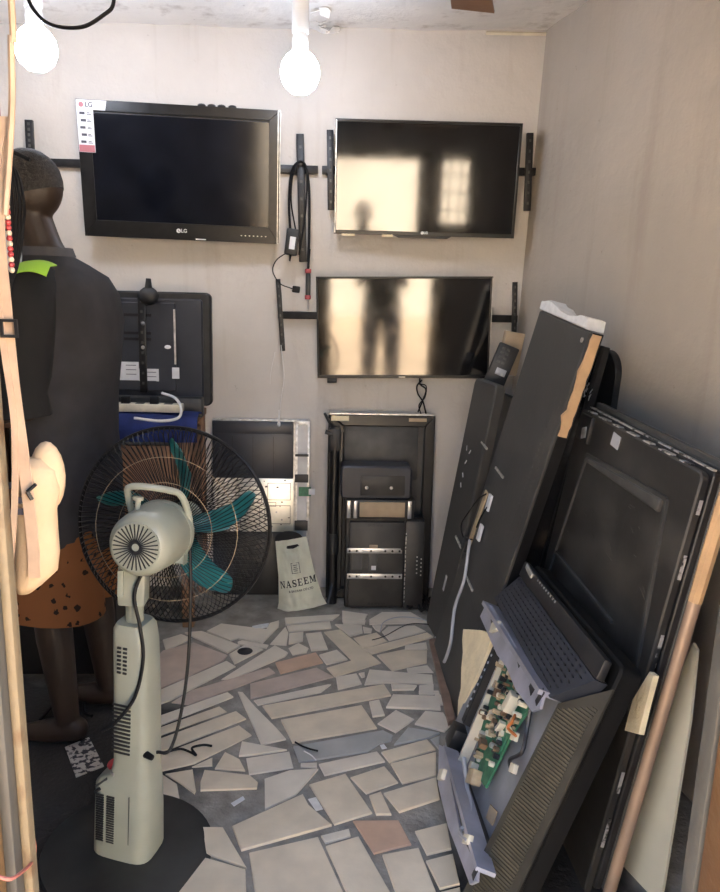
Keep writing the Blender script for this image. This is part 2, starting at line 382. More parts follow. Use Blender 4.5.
for z in (.015, HH-.015): mb.box((0, 0, z), (2*W2-.06, .05, .03))
mb.obj('window_frame', 'black_metal', win)
for k in range(1, 3): MB().box((-W2+k*W2*2/3, 0, HH/2), (.012, .012, HH-.06)).obj('bar', 'black_metal', win)
for k in range(1, 4): MB().box((0, .012, k*HH/4), (2*W2-.06, .012, .012)).obj('bar', 'black_metal', win)
# door frame: left post (worn paint over metal) and right post
dr = bpy.data.objects.new('door_1', None); COL.objects.link(dr); dr['kind'] = 'structure'
def post(name, m, x0, x1, y0, y1, z1=DH, dx=0.0):
    mb = MB(); mb.box(((x0+x1)/2, (y0+y1)/2, z1/2), (x1-x0, y1-y0, z1), bev=.002)
    for v in mb.bm.verts: v.co.x += dx*(v.co.z-1.0)
    for v in mb.bm.verts: v.co.x += .0015*noise.noise(V(3, v.co.y*9, v.co.z*9))
    return mb.obj(name, m, dr)
LX = aty(33, 800, .80).x
post('jamb_edge', 'jamb_cream', LX-.011, LX, .782, .80)
post('jamb_face', 'jamb_grey', LX-.024, LX-.011, .765, .79)
post('jamb_edge', 'jamb_rust', LX-.052, LX-.024, .735, .78)
post('jamb_post', 'jamb_rust', LX-.10, LX-.052, .70, .80)
RX = aty(684, 860, .80).x
post('jamb_face', 'jamb_grey', RX, RX+.022, .772, .80)
post('jamb_post', 'jamb_orange', RX+.003, RX+.12, .69, .768)
post('jamb_post', 'jamb_orange', RX+.022, RX+.12, .768, .80)
MB().box(((LX+RX)/2, .75, DH+.03), (RX-LX+.2, .1, .06), bev=.003).obj('lintel', 'jamb_rust', dr)
# yard outside the doorway
struct(MB().box((0, -9.3, -.06), (40, 20, .1)).obj('ground', 'ground_sand', smooth=False))

struct(MB().box((0, -6.6, 1.3), (24, .2, 2.6)).obj('wall_bounce', 'bounce_paint', smooth=False))  # unseen wall, added to fill a screen reflection and bounce daylight indoors
# ------------------------------------------------------------------ crazy-paved floor: each piece its own tile
def cA(x, y): return (150+x/4.8, 600+y/4.8)
def cB(x, y): return (290+x/4.8, 600+y/4.8)
def cC(x, y): return (150+x/4.8, 690+y/4.8)
def cD(x, y): return (290+x/4.235, 690+y/4.235)
def cE(x, y): return (150+x/4.8, 780+y/4.8)
def cF(x, y): return (290+x/4.235, 780+y/4.235)
FN = dict(A=cA, B=cB, C=cC, D=cD, E=cE, F=cF)
TILES = """p A0,300 60,240 210,200 375,262 355,288 0,445
g A60,190 150,162 200,182 75,240
g A165,155 248,148 435,218 372,252
g A270,148 340,112 565,140 595,150 520,200 420,183 385,195
g A420,200 440,193 570,215 560,228 425,212
g A380,260 455,215 545,235 405,305
g A575,108 620,95 618,125 540,205 522,200
g A575,210 650,125 665,155 655,215
g A340,380 600,215 665,250 650,268 400,375
w A0,450 370,288 415,315 95,480 0,515
p A100,490 200,430 575,320 605,345 300,460 180,500
p A478,400 B130,322 B212,366 A480,472
r A600,300 B125,250 B160,298 A625,352
w C420,5 445,8 500,75 610,185 655,235 535,262
w C495,48 B185,402 B200,402 B150,440 C515,70
g A645,85 B240,68 B205,95 A650,118
w A655,125 B193,103 B200,133 A665,150
g A668,158 B65,150 B62,195 A665,210
w A665,228 B40,203 B90,228 B80,250 B15,262 A685,262
g B250,48 375,65 360,92 250,92
g B250,97 365,95 360,113 255,112
g B380,90 440,55 580,55 670,105 560,110 380,115
g B215,115 345,120 350,155 290,172 240,135
w B75,160 150,152 183,235 103,243
c B162,150 240,138 440,300 215,368 175,325 300,290
c B350,235 660,155 690,175 390,258
c B305,180 415,153 468,195 352,230
g B440,150 470,125 600,120 655,148 475,192
g B395,120 460,120 430,150 410,140
g B350,125 395,135 390,155 355,155
g B140,262 225,238 278,283 175,308
c B415,262 545,235 660,240 658,298 490,338
g B553,215 655,200 660,235 550,232
g B560,325 660,310 690,345 565,345
w B380,332 685,358 690,400 460,395 355,405
g B220,368 320,350 345,400 230,428
w B330,350 358,345 360,365 345,370
c C535,75 B455,402 B490,455 C580,135
w B485,400 610,408 595,428 490,430
g B620,410 690,405 690,450 620,448
w C20,132 375,8 403,30 20,178
c C20,187 335,75 370,100 150,178 20,225
c C20,242 415,98 465,135 20,308
c C20,317 430,165 492,212 215,350 60,385 20,385
c C200,365 300,320 300,360 220,365
c C310,375 360,295 430,330 458,385
w C425,315 440,245 660,285 500,310
w C460,325 670,292 690,370 475,403
c C240,440 260,380 480,405 520,440 515,470 240,480
c C72,400 205,378 222,480 215,495 140,440
w C548,425 D0,338 D122,332 D40,425 E700,68 E550,140
G D10,238 395,168 440,190 430,213 380,225 330,258 35,305
c C625,142 D305,62 D372,160 C682,252
w D335,48 378,40 402,105 350,112
w D370,140 448,82 528,122 448,178
w D572,88 650,95 680,150 655,175 527,142
w D405,72 435,18 632,25 640,82
w D545,0 630,0 635,14 545,12
G D440,230 500,158 635,180 590,200
c D385,262 580,207 618,250 420,305
G D595,205 635,190 632,250
w D120,312 370,258 405,300 145,360
c D425,310 620,260 620,360 475,395
g D45,310 115,308 115,328 45,322
c D255,368 400,320 F460,8 F322,56
c D80,398 D235,352 F350,138 F188,188
c F395,55 D620,368 F635,78 F462,135
c F335,65 385,48 430,145 365,145
c E390,222 F55,58 F78,108 F180,190 E435,338
r F265,170 460,168 515,270 355,310
g F130,235 250,205 258,235 150,265
c E472,345 F120,236 F232,480 E505,560
c F150,278 290,236 440,500 250,500
c F390,315 545,285 630,500 455,500
c F528,215 665,180 685,290 580,315
c F575,340 690,310 720,440 635,460
c F640,470 720,450 730,520 650,520
c E245,225 350,226 465,422 270,352
c E265,372 460,428 465,560 120,560
w B695,455 700,500 740,500 740,455
c C0,400 55,400 130,450 150,560 20,560
c E480,570 F232,490 F245,620 E480,700
c F250,510 430,510 440,640 270,640
c E100,570 465,570 465,720 60,720
c F455,515 640,510 640,640 470,640"""
TM = dict(p='tile_pink', g='tile_pale', w='tile_pale', c='tile_cream', r='tile_rust', G='tile_grey')
for ln in TILES.splitlines():
    ty, rest = ln.split(' ', 1); key = rest[0]; pts = []
    for tok in rest.split():
        if tok[0].isalpha(): key = tok[0]; tok = tok[1:]
        x, y = map(float, tok.split(',')); q = atz(*FN[key](x, y), .006); pts.append((q.x, q.y))
    c = sum((Vector(p) for p in pts), Vector((0, 0)))/len(pts)
    pts = [tuple(c+(Vector(p)-c)*.985) for p in pts]
    h = .006+random.uniform(-.0015, .002)
    MB().prism(pts, -.004, h, bev=.0015).obj('tile', TM[ty], floor, smooth=False)
# ------------------------------------------------------------------ lamps
def lamp(px, py, y, label, ztop, r=.072):
    p = aty(px, py, y)
    t = thing('light_bulb', label, 'light bulb', Matrix.Translation(p), 'bare bulbs under the ceiling')
    MB().lathe([(0, -r*1.0), (r*.45, -r*.9), (r*.8, -r*.6), (r*.98, -r*.18), (r, r*.15), (r*.92, r*.5), (r*.68, r*.85), (r*.42, r*1.05), (.026, r*1.2), (0, r*1.2)], 28).obj('globe', 'bulb_glass', t)
    MB().lathe([(0, r*1.2), (.028, r*1.2), (.030, r*1.5), (.024, r*2.0), (0, r*2.0)], 20).obj('bulb_base', 'bulb_base', t)
    zt = ztop-p.z
    MB().lathe([(0, r*1.9), (.030, r*1.9), (.031, r*2.0), (.031, zt-.02), (.05, zt-.015), (.05, zt), (0, zt)], 20).obj('lamp_holder', 'bulb_base', t)
    return t
lamp(300, 74, 2.95, 'glowing white bulb hanging between the two upper wall TVs', 2.6)
lamp(36, 50, 2.9, 'glowing white bulb at the left, above the man', 2.58)
# wire swagged under the ceiling near the left lamp
zz = 2.50
tag(MB().tube(curve_pts([aty(24, -12, 2.6), aty(34, 10, 2.6), aty(52, 25, 2.6), aty(82, 27, 2.6), aty(105, 14, 2.6), aty(113, 5, 2.6), aty(114, -14, 2.6)]), .006, 6).obj('ceiling_wire', 'cable_black'), 'black wire swagged below the ceiling beside the left bulb', 'wire')
# ceiling fan (a blade shows at the top of the picture)
tip = atz(473, 10, 2.33); tip2 = atz(484, -1, 2.33)
d = (atz(430, -6, 2.33)-tip); d.z = 0; d.normalize(); hub = V(tip.x-.16, tip.y-.63, 0)
cf = thing('ceiling_fan', 'brown bladed ceiling fan, one blade tip below the ceiling', 'ceiling fan', (hub.x, hub.y, 2.33))
MB().lathe([(0, -.05), (.06, -.05), (.09, -.02), (.09, .03), (.05, .06), (0, .06)], 24).obj('motor', 'wood_brown', cf)
MB().tube([(0, 0, .05), (0, 0, .30)], .012, 8).obj('down_rod', 'wood_brown', cf)
aim = math.atan2(.63, .16)
for k in range(3):
    a = aim+k*2*PI/3
    M = Matrix.Rotation(a, 4, 'Z') @ Matrix.Rotation(.14, 4, 'X')
    MB().prism([(.16, -.045), (.65, -.065), (.65, .065), (.16, .045)], -.003, .003, M).obj('blade', 'wood_brown', cf)
    MB().prism([(.06, -.02), (.2, -.025), (.2, .025), (.06, .02)], -.006, -.003, M).obj('blade_arm', 'black_metal', cf)

# ================================================================== WALL TVS
def wall_tv(name, label, corners, y, tilt, yaw, bez, roll=0.0, scr='screen', logo=.45, depth=.045):
    tl, tr, br, bl = [aty(px, py, y) for px, py in corners]
    wdt = ((tr-tl).length+(br-bl).length)/2; hgt = ((tl-bl).length+(tr-br).length)/2
    c = (tl+tr+br+bl)/4
    # local x right, y up, z towards the room
    M = Matrix.Translation(c) @ (Matrix.Rotation(yaw, 4, 'Z') @ Matrix.Rotation(PI/2+tilt, 4, 'X') @ Matrix.Rotation(roll, 4, 'Z')) @ Matrix.Translation((0, -hgt/2, 0))
    t = thing(name, label, 'TV', M, 'TVs on the back wall')
    l, b, r, tp = bez
    MB().prism(rrect(-wdt/2+.004, .004, wdt/2-.004, hgt-.004, .008), -depth, -.008, bev=.004).obj('back_cover', 'black_plastic', t)
    mb = MB(); ring_frame(mb, -wdt/2, 0, wdt/2, hgt, (l, b, r, tp), -.012, .004, bev=.0015); mb.obj('bezel', 'black_gloss', t)
    MB().box((0, hgt/2, -.005), (wdt-2*min(l, r)*.9, hgt-.9*(b+tp), .006)).obj('screen', scr, t)
    return t, wdt, hgt
def brand_mark(t, x, y, z, s, words_):
    mb = MB(); mb.lathe([(0, 0), (s*.5, 0), (s*.5, .0008), (0, .0008)], 20, Matrix.Translation((x-s*1.0, y, z)))
    o = mb.obj('emblem', 'white_print', t)
    mb = MB(); mb.box((x-s*1.0, y+.03*s, z+.001), (s*.08, s*.42, .0008)); mb.box((x-s*.88, y-.16*s, z+.001), (s*.3, s*.08, .0008)); mb.box((x-s*1.16, y+.16*s, z+.001), (s*.1, s*.1, .0008))
    mb.obj('emblem_face', 'black_gloss', t)
    text('logo', words_, s*1.15, Matrix.Translation((x+s*.25, y, z)), 'white_print', t, bold=.0004)
YT = 3.45
tv1, w1, h1 = wall_tv('wall_tv', 'large black wall TV with a white sticker on its upper left corner', [(75, 104), (280, 108), (280, 241), (88, 239)], YT-.02, .13, .03, (.055, .07, .05, .042), roll=-.012, scr='screen_dark', depth=.07)
M1 = tv1.matrix_world.copy()
x, y = on_local(M1, 183, 231, .004); brand_mark(tv1, x, y, .0045, .019, 'LG')
MB().box((on_local(M1, 201, 239)[0], .006, .005), (.045, .005, .002)).obj('power_light', 'white_print', tv1)
mb = MB(); ring_frame(mb, w1/2-.012, 0, w1/2, h1, (.003, .003, .003, .003), .004, .0055); mb.obj('side_trim', 'silver_worn', tv1)
mb = MB()
for k in range(7): mb.box((w1/2-.17+k*.018, .03, .0045), (.006, .004, .001))
mb.obj('button_marks', 'silver_worn', tv1, kind='stuff')
for px in (201, 211, 221, 232): MB().ell((on_local(M1, px, 106)[0], h1+.004, -.02), (.018, .008, .012), 10, 6).obj('vent_lump', 'black_plastic', tv1)
# L-shaped sticker
xa, ya = -w1/2+.002, h1-.002
st = MB().prism([(xa, ya), (xa+.125, ya), (xa+.118, ya-.038), (xa+.068, ya-.038), (xa+.068, ya-.205), (xa, ya-.205)], .0042, .0052).obj('sticker', 'sticker_white', tv1)
MB().box((xa+.034, ya-.190, .0055), (.064, .028, .0006)).obj('red_band', 'sticker_red', st)
mb = MB()
for k in range(5):
    mb.box((xa+.022+.004*(k % 2), ya-.052-k*.028, .0056), (.022, .010, .0006)); mb.box((xa+.05, ya-.056-k*.028, .0056), (.018, .003, .0006)); mb.box((xa+.048, ya-.050-k*.028, .0056), (.012, .003, .0006))
mb.obj('printed_icons', 'print_dark', st, kind='stuff')
text('logo', 'LG', .026, Matrix.Translation((xa+.052, ya-.019, .0056)), 'print_dark', st, bold=.0006)
MB().lathe([(0, 0), (.010, 0), (.010, .0006), (0, .0006)], 16, Matrix.Translation((xa+.020, ya-.019, .0054))).obj('emblem', 'sticker_red', st)

tv2, w2, h2 = wall_tv('wall_tv', 'slim wall TV at the upper right, nearest to the ceiling corner', [(333, 122), (521, 121), (514, 235), (336, 237)], YT, .07, -.046, (.010, .018, .011, .010), roll=.0)
M2 = tv2.matrix_world.copy(); x, y = on_local(M2, 425, 233, .004); brand_mark(tv2, x, y, .0045, .013, 'LG')
MB().prism([(x-.12, -.010), (x+.1, -.010), (x+.12, .0), (x-.14, .0)], -.01, .004, bev=.001).obj('chin', 'black_plastic', tv2)
mb = MB(); mb.box((x-.17, -.002, .002), (.05, .012, .004)); mb.box((on_local(M2, 348, 240)[0], -.002, .002), (.06, .010, .004)); mb.obj('tape_scrap', 'foam_cream', tv2)
MB().box((-w2/2+.005, h2/2, .0045), (.004, h2*.98, .001)).obj('side_trim', 'silver_worn', tv2)
tv3, w3, h3 = wall_tv('wall_tv', 'slim wall TV mounted lowest, bright doorway mirrored in its screen', [(315, 280), (492, 273), (488, 377), (318, 380)], YT, .05, -.072, (.008, .014, .010, .008), roll=.026)
M3 = tv3.matrix_world.copy(); x, y = on_local(M3, 402, 378, .004)
MB().box((x, .006, .0045), (.03, .004, .001)).obj('logo_bar', 'silver_worn', tv3)
MB().box((on_local(M3, 332, 381)[0], -.012, -.01), (.045, .022, .03), bev=.002).obj('infrared_foot', 'black_plastic', tv3)
MB().box((w3/2-.002, h3/2, .0045), (.003, h3*.98, .001)).obj('side_trim', 'silver_worn', tv3)

# wall mounts: a horizontal rail with two uprights each
def mount(label, rail, ups, y=YB-.02):
    a, b = aty(*rail[0], y), aty(*rail[1], y); c = (a+b)/2
    t = thing('wall_mount', label, 'wall mount', Matrix.Translation(c), 'black TV brackets on the wall')
    d = b-a; rot = Matrix.Rotation(-math.atan2(d.z, d.x), 3, 'Y')
    MB().box((0, .004, 0), (d.length, .030, .034), rot, bev=.002).obj('rail', 'black_metal', t)
    for (p, q, wd) in ups:
        u, v = aty(*p, y-.028)-c, aty(*q, y-.028)-c
        m_ = (u+v)/2; e = u-v; ro = Matrix.Rotation(math.atan2(e.x, e.z), 3, 'Y')
        o = MB().box(m_, (wd, .018, e.length), ro, bev=.002).obj('upright', 'black_metal', t)
        mb = MB()
        for k in range(7): mb.box(m_+ro @ V(0, -.0095, (k-3)*e.length/7.5), (wd*.3, .001, .012), ro)
        mb.obj('slot', 'grey_recess', o, kind='stuff')
    return t
mount('black wall bracket behind the big upper left TV', [(22, 162), (318, 170)], [((29, 120), (31, 161), .034), ((300, 134), (303, 262), .034)])
mount('black wall bracket behind the upper right TV', [(322, 170), (538, 172)], [((330, 130), (331, 210), .03), ((530, 133), (527, 211), .03)])
mount('black wall bracket behind the lowest wall TV', [(278, 315), (517, 319)], [((278, 279), (283, 351), .022), ((515, 282), (514, 333), .022)])

# cables on the middle upright
yw = YB-.075
cable('hanging_cable', [aty(291, 240, yw), aty(289, 205, yw), aty(291, 175, yw), aty(297, 163, yw-.01), aty(305, 165, yw), aty(309, 190, yw), aty(309, 235, yw), aty(308, 262, yw)], .006, 'cable_black', 'thick black cable looped over the upright between the upper TVs', group=None)
cable('hanging_cable', [aty(296, 232, yw), aty(291, 200, yw), aty(294, 170, yw-.012), aty(302, 161, yw-.02), aty(307, 175, yw-.012), aty(305, 215, yw), aty(299, 255, yw)], .004, 'cable_black', 'thin black cable looped over the upright, ending beside the adapter')
ad = thing('power_adapter', 'black power adapter with white label hanging below the bracket upright', 'power adapter', Matrix.Translation(aty(292, 242, yw-.01)) @ Matrix.Rotation(.12, 4, 'Y'))
MB().box((0, 0, 0), (.058, .032, .115), bev=.006).obj('case', 'black_plastic', ad)
MB().box((.003, -.0165, -.005), (.026, .001, .055)).obj('label_sticker', 'sticker_white', ad)
MB().tube([(0, 0, -.055), (.0, 0, -.085)], [.006, .003], 8).obj('cord_strain_relief', 'cable_black', ad)
MB().tube(curve_pts([(-.018, 0, -.05), (-.06, .0, -.09), (-.07, .0, -.14), (-.03, .0, -.19), (.03, 0, -.205)]), .0028, 6).obj('lead', 'cable_black', ad)
MB().box((.045, 0, -.205), (.035, .025, .03), bev=.005).obj('plug', 'cable_black', ad)
rc = thing('test_lead', 'black lead with red-banded connectors hanging beside the adapter', 'test lead', Matrix.Translation(aty(308, 285, yw-.005)))
MB().box((0, 0, 0), (.022, .02, .13), bev=.004).obj('handle', 'black_plastic', rc)
for z in (.062, -.055): MB().box((0, 0, z), (.028, .026, .02), bev=.004).obj('red_band', 'cable_red', rc)
MB().tube([(0, 0, -.06), (.002, 0, -.11)], .004, 6).obj('tip', 'silver', rc)
MB().tube([(0, 0, .06), (.002, 0, .11), (.005, 0, .16)], .006, 6).obj('lead', 'cable_black', rc)
yv = YB-.06
cable('white_string', [aty(281, 345, yv), aty(284, 375, yv), aty(281, 400, yv), aty(279, 421, yv)], .0022, 'cable_white', 'thin white cord hanging below the left bracket upright, plug at its end', 'cord')
tag(MB().ell(aty(279, 424, yv), (.008, .008, .014), 10, 8).tube([aty(279, 424, yv), aty(279, 410, yv)], [.006, .003]).obj('white_plug', 'cable_white'), 'small white plug dangling on the white cord', 'plug')
cable('white_string', [aty(275, 352, yv), aty(271, 372, yv), aty(270, 384, yv)], .0015, 'cable_white', 'short thin white thread left of the hanging white cord', 'cord')
yv = YB-.05
kc = MB()
kc.tube(curve_pts([aty(420, 376, yv), aty(420, 384, yv), aty(426, 390, yv), aty(422, 402, yv), aty(418, 412, yv)]), .004)
kc.tube(curve_pts([aty(422, 380, yv), aty(417, 386, yv), aty(418, 394, yv), aty(423, 402, yv), aty(426, 414, yv)]), .004)
kc.tube(curve_pts([aty(419, 384, yv-.01), aty(426, 386, yv-.01), aty(425, 397, yv-.01), aty(419, 405, yv-.01), aty(421, 414, yv-.01)]), .003)
tag(kc.obj('knotted_cable', 'cable_black'), 'knotted black power cable dangling under the lowest wall TV', 'cable')

# ================================================================== TVS STANDING AT THE BACK WALL
def stand(name, label, cat, x0, x1, y, h, lean, depth, group=None, z=0.0, yaw=0.0):
    """x right, y up, z towards room, origin at the bottom centre of the front face"""
    M = Matrix.Translation(((x0+x1)/2, y, z)) @ Matrix.Rotation(yaw, 4, 'Z') @ Matrix.Rotation(PI/2-lean, 4, 'X')
    return thing(name, label, cat, M, group), x1-x0
# stripped set at the left, white chassis showing
y0 = 3.46; xa = aty(212, 520, y0).x; xb = aty(309, 520, y0).x; hd = aty(260, 420, y0+.03).z
sd_, wd = stand('stripped_tv', 'stripped TV standing at the wall behind the fan, white chassis plate exposed', 'TV', xa, xb, y0, hd, .06, .05)
MD = sd_.matrix_world.copy(); hd *= 1.0
MB().prism(rrect(-wd/2, 0, wd/2, hd, .006), -.045, -.005, bev=.003).obj('frame', 'silver_worn', sd_)
def pD(px, py, n=0): return on_local(MD, px, py, n)
xr = pD(294, 450)[0]; yp = pD(260, 478)[1]; yq = pD(260, 531)[1]
bc = MB().box(((-wd/2+xr)/2, (yp+hd)/2-.004, .0), (xr+wd/2-.004, hd-yp-.008, .02), bev=.004).obj('back_cover', 'blue_black', sd_)
mb = MB()
for k in range(1, 4): mb.box((-wd/2+k*(xr+wd/2)/4, (yp+hd)/2-.03, .0105), (.003, hd-yp-.10, .0012))
mb.obj('groove', 'black_gloss', bc, kind='stuff')
MB().box(((-wd/2+xr)/2, hd-.04, .011), (xr+wd/2-.02, .055, .004), bev=.002).obj('top_ridge', 'blue_black', bc)
MB().box(((-wd/2+xr)/2, yq/2, .0), (xr+wd/2-.004, yq-.006, .02), bev=.004).obj('lower_cover', 'black_plastic', sd_)
xl_ = pD(236, 500)[0]
cp = MB().box(((xl_+xr)/2, (yp+yq)/2, .006), (xr-xl_, yp-yq, .012), bev=.001).obj('chassis_plate', 'chassis_white', sd_)
mb = MB()
for (a, b, c_, d_) in ((.05, .55, .45, .9), (.5, .15, .95, .5), (.55, .6, .95, .92), (.08, .1, .42, .45), (.3, .48, .7, .56)):
    X0, Y0, X1, Y1 = xl_+(xr-xl_)*a, yq+(yp-yq)*b, xl_+(xr-xl_)*c_, yq+(yp-yq)*d_
    ring_frame(mb, X0, Y0, X1, Y1, .0022, .012, .0135)
for k in range(26): mb.box((random.uniform(xl_, xr), random.uniform(yq, yp), .0125), (random.uniform(.004, .014), random.uniform(.003, .008), .002))
mb.obj('pressed_outline', 'grey_recess', cp, kind='stuff')
for k in range(7): MB().lathe([(0, 0), (.005, 0), (.004, .003), (0, .003)], 10, Matrix.Translation((xl_+.02+(xr-xl_-.04)*((k*37) % 100)/100, yq+.02+(yp-yq-.04)*((k*61+13) % 100)/100, .012))).obj('screw', 'silver', cp)
mb = MB(); mb.box((xr+.012, hd/2+.1, .002), (.012, hd-.21, .016), bev=.001); mb.box((wd/2-.007, hd/2, .002), (.012, hd-.01, .016), bev=.001); mb.box(((xr+wd/2)/2, hd-.012, .002), (wd/2-xr-.004, .018, .016), bev=.001)
mb.obj('edge_rail', 'silver_worn', sd_)
MB().box(((xr+wd/2)/2, hd/2, -.003), (wd/2-xr-.02, hd-.05, .01)).obj('edge_channel', 'zinc_sheet', sd_)
for py, m_, s_ in ((455, 'black_plastic', .012), (478, 'black_plastic', .04), (525, 'black_plastic', .05)):
    MB().box(((xr+wd/2)/2, pD(300, py)[1], .008), (wd/2-xr-.012, s_, .012), bev=.002).obj('clip', m_, sd_)
bd = MB().box((wd/2-.022, pD(300, 491)[1], .012), (.06, .045, .006)).obj('small_board', 'pcb_green', sd_)
MB().box((wd/2+.012, pD(300, 491)[1], .014), (.03, .03, .008), bev=.002).obj('connector', 'sticker_white', bd)

# NASEEM carrier bag leaning on it
bp0 = atz(302, 606); bx0 = aty(276, 606, bp0.y).x; bx1 = aty(328, 606, bp0.y).x
bag = thing('carrier_bag', 'white plastic carrier bag printed NASEEM, standing before the stripped TV', 'bag', Matrix.Translation((bp0.x, bp0.y, 0)) @ Matrix.Rotation(PI/2-.16, 4, 'X') @ Matrix.Rotation(.17, 4, 'Z'))
MBg = bag.matrix_world.copy(); bh = .335
NXB, NYB = 40, 48
def bag_w(v): return .098+.022*max(0, .5-v)*1.2+.02*max(0, .12-v)*4-.024*v
def bag_pt(u, v, side):
    hw = bag_w(v); bul = (1-u*u)*(.030*(1-v)+.012)*side
    wr = .005*noise.noise(V(u*2.5, v*4, 2*side))+.005*noise.noise(V(u*3+v*6+3, v*3-u*2, side))+.003*noise.noise(V(u*8+3, v*11, side))+(.006*noise.noise(V(u*4, v*14, 5)) if v < .3 else 0)
    return V(u*hw, v*bh, .03+bul+wr*(1-abs(u)**4))
mb = MB(); fr = [[mb.bm.verts.new(bag_pt(-1+2*i/NXB, j/NYB, 1)) for i in range(NXB+1)] for j in range(NYB+1)]
def in_hole(u, v): return ((u-.05)/.42)**4+((v-.865)/.058)**2 < 1
for j in range(NYB):
    for i in range(NXB):
        if not in_hole(-1+2*(i+.5)/NXB, (j+.5)/NYB): mb.bm.faces.new((fr[j][i], fr[j][i+1], fr[j+1][i+1], fr[j+1][i]))
bmesh.ops.solidify(mb.bm, geom=list(mb.bm.faces), thickness=.0008)
mb.obj('front_sheet', 'bag_white', bag, ang=80)
mb = MB(); fr = [[mb.bm.verts.new(bag_pt(-1+2*i/NXB, j/NYB, -.75)) for i in range(NXB+1)] for j in range(NYB+1)]
for j in range(NYB):
    for i in range(NXB): mb.bm.faces.new((fr[j][i], fr[j][i+1], fr[j+1][i+1], fr[j+1][i]))
bmesh.ops.solidify(mb.bm, geom=list(mb.bm.faces), thickness=.0008)
mb.obj('rear_sheet', 'bag_white', bag, ang=80)
def print_on_bag(o, M=None, lift=.0018):
    for v in o.data.vertices:
        p = (M or Matrix.Identity(4)) @ v.co
        vv = p.y/bh; uu = p.x/bag_w(vv); q = bag_pt(max(-1, min(1, uu)), vv, 1)
        v.co = (p.x, p.y, q.z+lift)
    o.matrix_local = Matrix.Identity(4)
def slab_letter(mb, ch, x0, y0, w_, h_):
    """heavy serif capital drawn with flat pieces in a w_ by h_ cell"""
    def P(*p): mb.prism([(x0+a*w_, y0+b*h_) for a, b in p], 0, .0005)
    def R(a, b, c, d): P((a, b), (c, b), (c, d), (a, d))
    S = .09
    if ch == 'N': R(.10, 0, .20, 1); R(.76, 0, .86, 1); P((.08, 1), (.34, 1), (.86, 0), (.66, 0)); R(0, 0, .32, S); R(.62, 1-S, 1, 1); R(0, 1-S, .2, 1)
    if ch == 'A': P((.06, 0), (.17, 0), (.50, .86), (.44, 1)); P((.40, 1), (.58, 1), (.94, 0), (.68, 0)); R(.22, .28, .72, .38); R(-.04, 0, .28, S); R(.58, 0, 1.04, S)
    if ch == 'E': R(.10, 0, .34, 1); R(0, 0, .86, .10); R(0, .90, .84, 1); R(.3, .46, .62, .56); R(.76, 0, .88, .28); R(.74, .74, .84, 1); R(.56, .36, .64, .66)
    if ch == 'M': R(.06, 0, .15, 1); R(.74, 0, .95, 1); P((.04, 1), (.26, 1), (.56, .2), (.46, .04)); P((.72, 1), (.84, 1), (.56, .1), (.46, .04)); R(-.03, 0, .25, S); R(.66, 0, 1.03, S); R(-.03, 1-S, .2, 1); R(.76, 1-S, 1.03, 1)
    if ch == 'S':
        c = [(.80, .80), (.66, .93), (.48, .95), (.28, .90), (.18, .75), (.26, .60), (.50, .50), (.74, .40), (.80, .25), (.70, .10), (.48, .05), (.28, .08), (.14, .22)]
        wd_ = [.05, .06, .05, .09, .11, .12, .12, .12, .11, .09, .05, .06, .05]
        for k in range(len(c)-1):
            a, b = Vector(c[k]), Vector(c[k+1]); d_ = (b-a).normalized(); nn = Vector((-d_.y, d_.x)); e = d_*.02
            P(tuple(a-e-nn*wd_[k]), tuple(b+e-nn*wd_[k+1]), tuple(b+e+nn*wd_[k+1]), tuple(a-e+nn*wd_[k]))
        R(.74, .68, .82, .98); R(.12, .02, .20, .34)
for k, ch in enumerate('NASEEM'):
    mb = MB(); slab_letter(mb, ch, -.083+k*.0285, .110+.0012*k, .0245 if ch != 'M' else .028, .033)
    o = mb.obj('print_letter', 'bag_print', bag, smooth=False); print_on_bag(o, lift=.0026)
o = text('print', '& BAZAAR CO LTD', .0135, Matrix.Translation((.012, .092, 0)), 'bag_print', bag, bold=.0002); print_on_bag(o, Matrix.Translation((.012, .092, 0)))
mb = MB()
X0, Y0 = .002, .198
ring_frame(mb, X0-.020, Y0-.025, X0+.020, Y0+.025, .0022, 0, .0004)
for k in range(4): mb.box((X0, Y0+.014-k*.009, 0), (.022-(k % 2)*.006, .0028, .0004))
o = mb.obj('print', 'bag_print', bag); print_on_bag(o)
tag(MB().ell(MBg @ V(-.01, bh-.005, .022), (.068, .012, .045), 16, 10).obj('dark_bundle', 'shirt_black'), 'dark bundle sticking out of the top of the carrier bag', 'bundle')

# big open-backed frame with smaller sets in front
y0 = 3.44; xa = aty(327, 510, y0).x; xb = aty(432, 510, y0).x; he = aty(380, 415, y0+.03).z
E_, we = stand('tv_shell', 'tall black TV shell leaning at the wall under the lowest wall TV', 'TV', xa, xb, y0, he, .05, .05)
ME = E_.matrix_world.copy()
def pE(px, py, n=0): return on_local(ME, px, py, n)
mb = MB(); ring_frame(mb, -we/2, 0, we/2, he, (.075, .05, .05, .055), -.04, .02, bev=.005); mb.obj('frame', 'black_gloss', E_)
MB().box((0, he/2, -.025), (we-.05, he-.04, .02)).obj('back_panel', 'black_plastic', E_)
x0_, y1_ = pE(345, 436); x1_, y2_ = pE(417, 470)
MB().box(((x0_+x1_)/2, (y1_+y2_)/2, -.010), (x1_-x0_, y1_-y2_+.1, .012), bev=.003).obj('inner_plate', 'grey_recess', E_)
mb = MB()
for k in range(9): mb.box((pE(336, 430)[0]+k*.012, pE(340, 430)[1], .0205), (.006, .012, .001))
mb.obj('vent_slot', 'grey_recess', E_, kind='stuff')
MB().box((-we/2+.055, he-.018, .0215), (.085, .024, .002)).obj('peeled_label', 'foam_cream', E_)
MB().box((we/2-.085, he-.020, .0215), (.085, .016, .002)).obj('peeled_label', 'cardboard', E_)
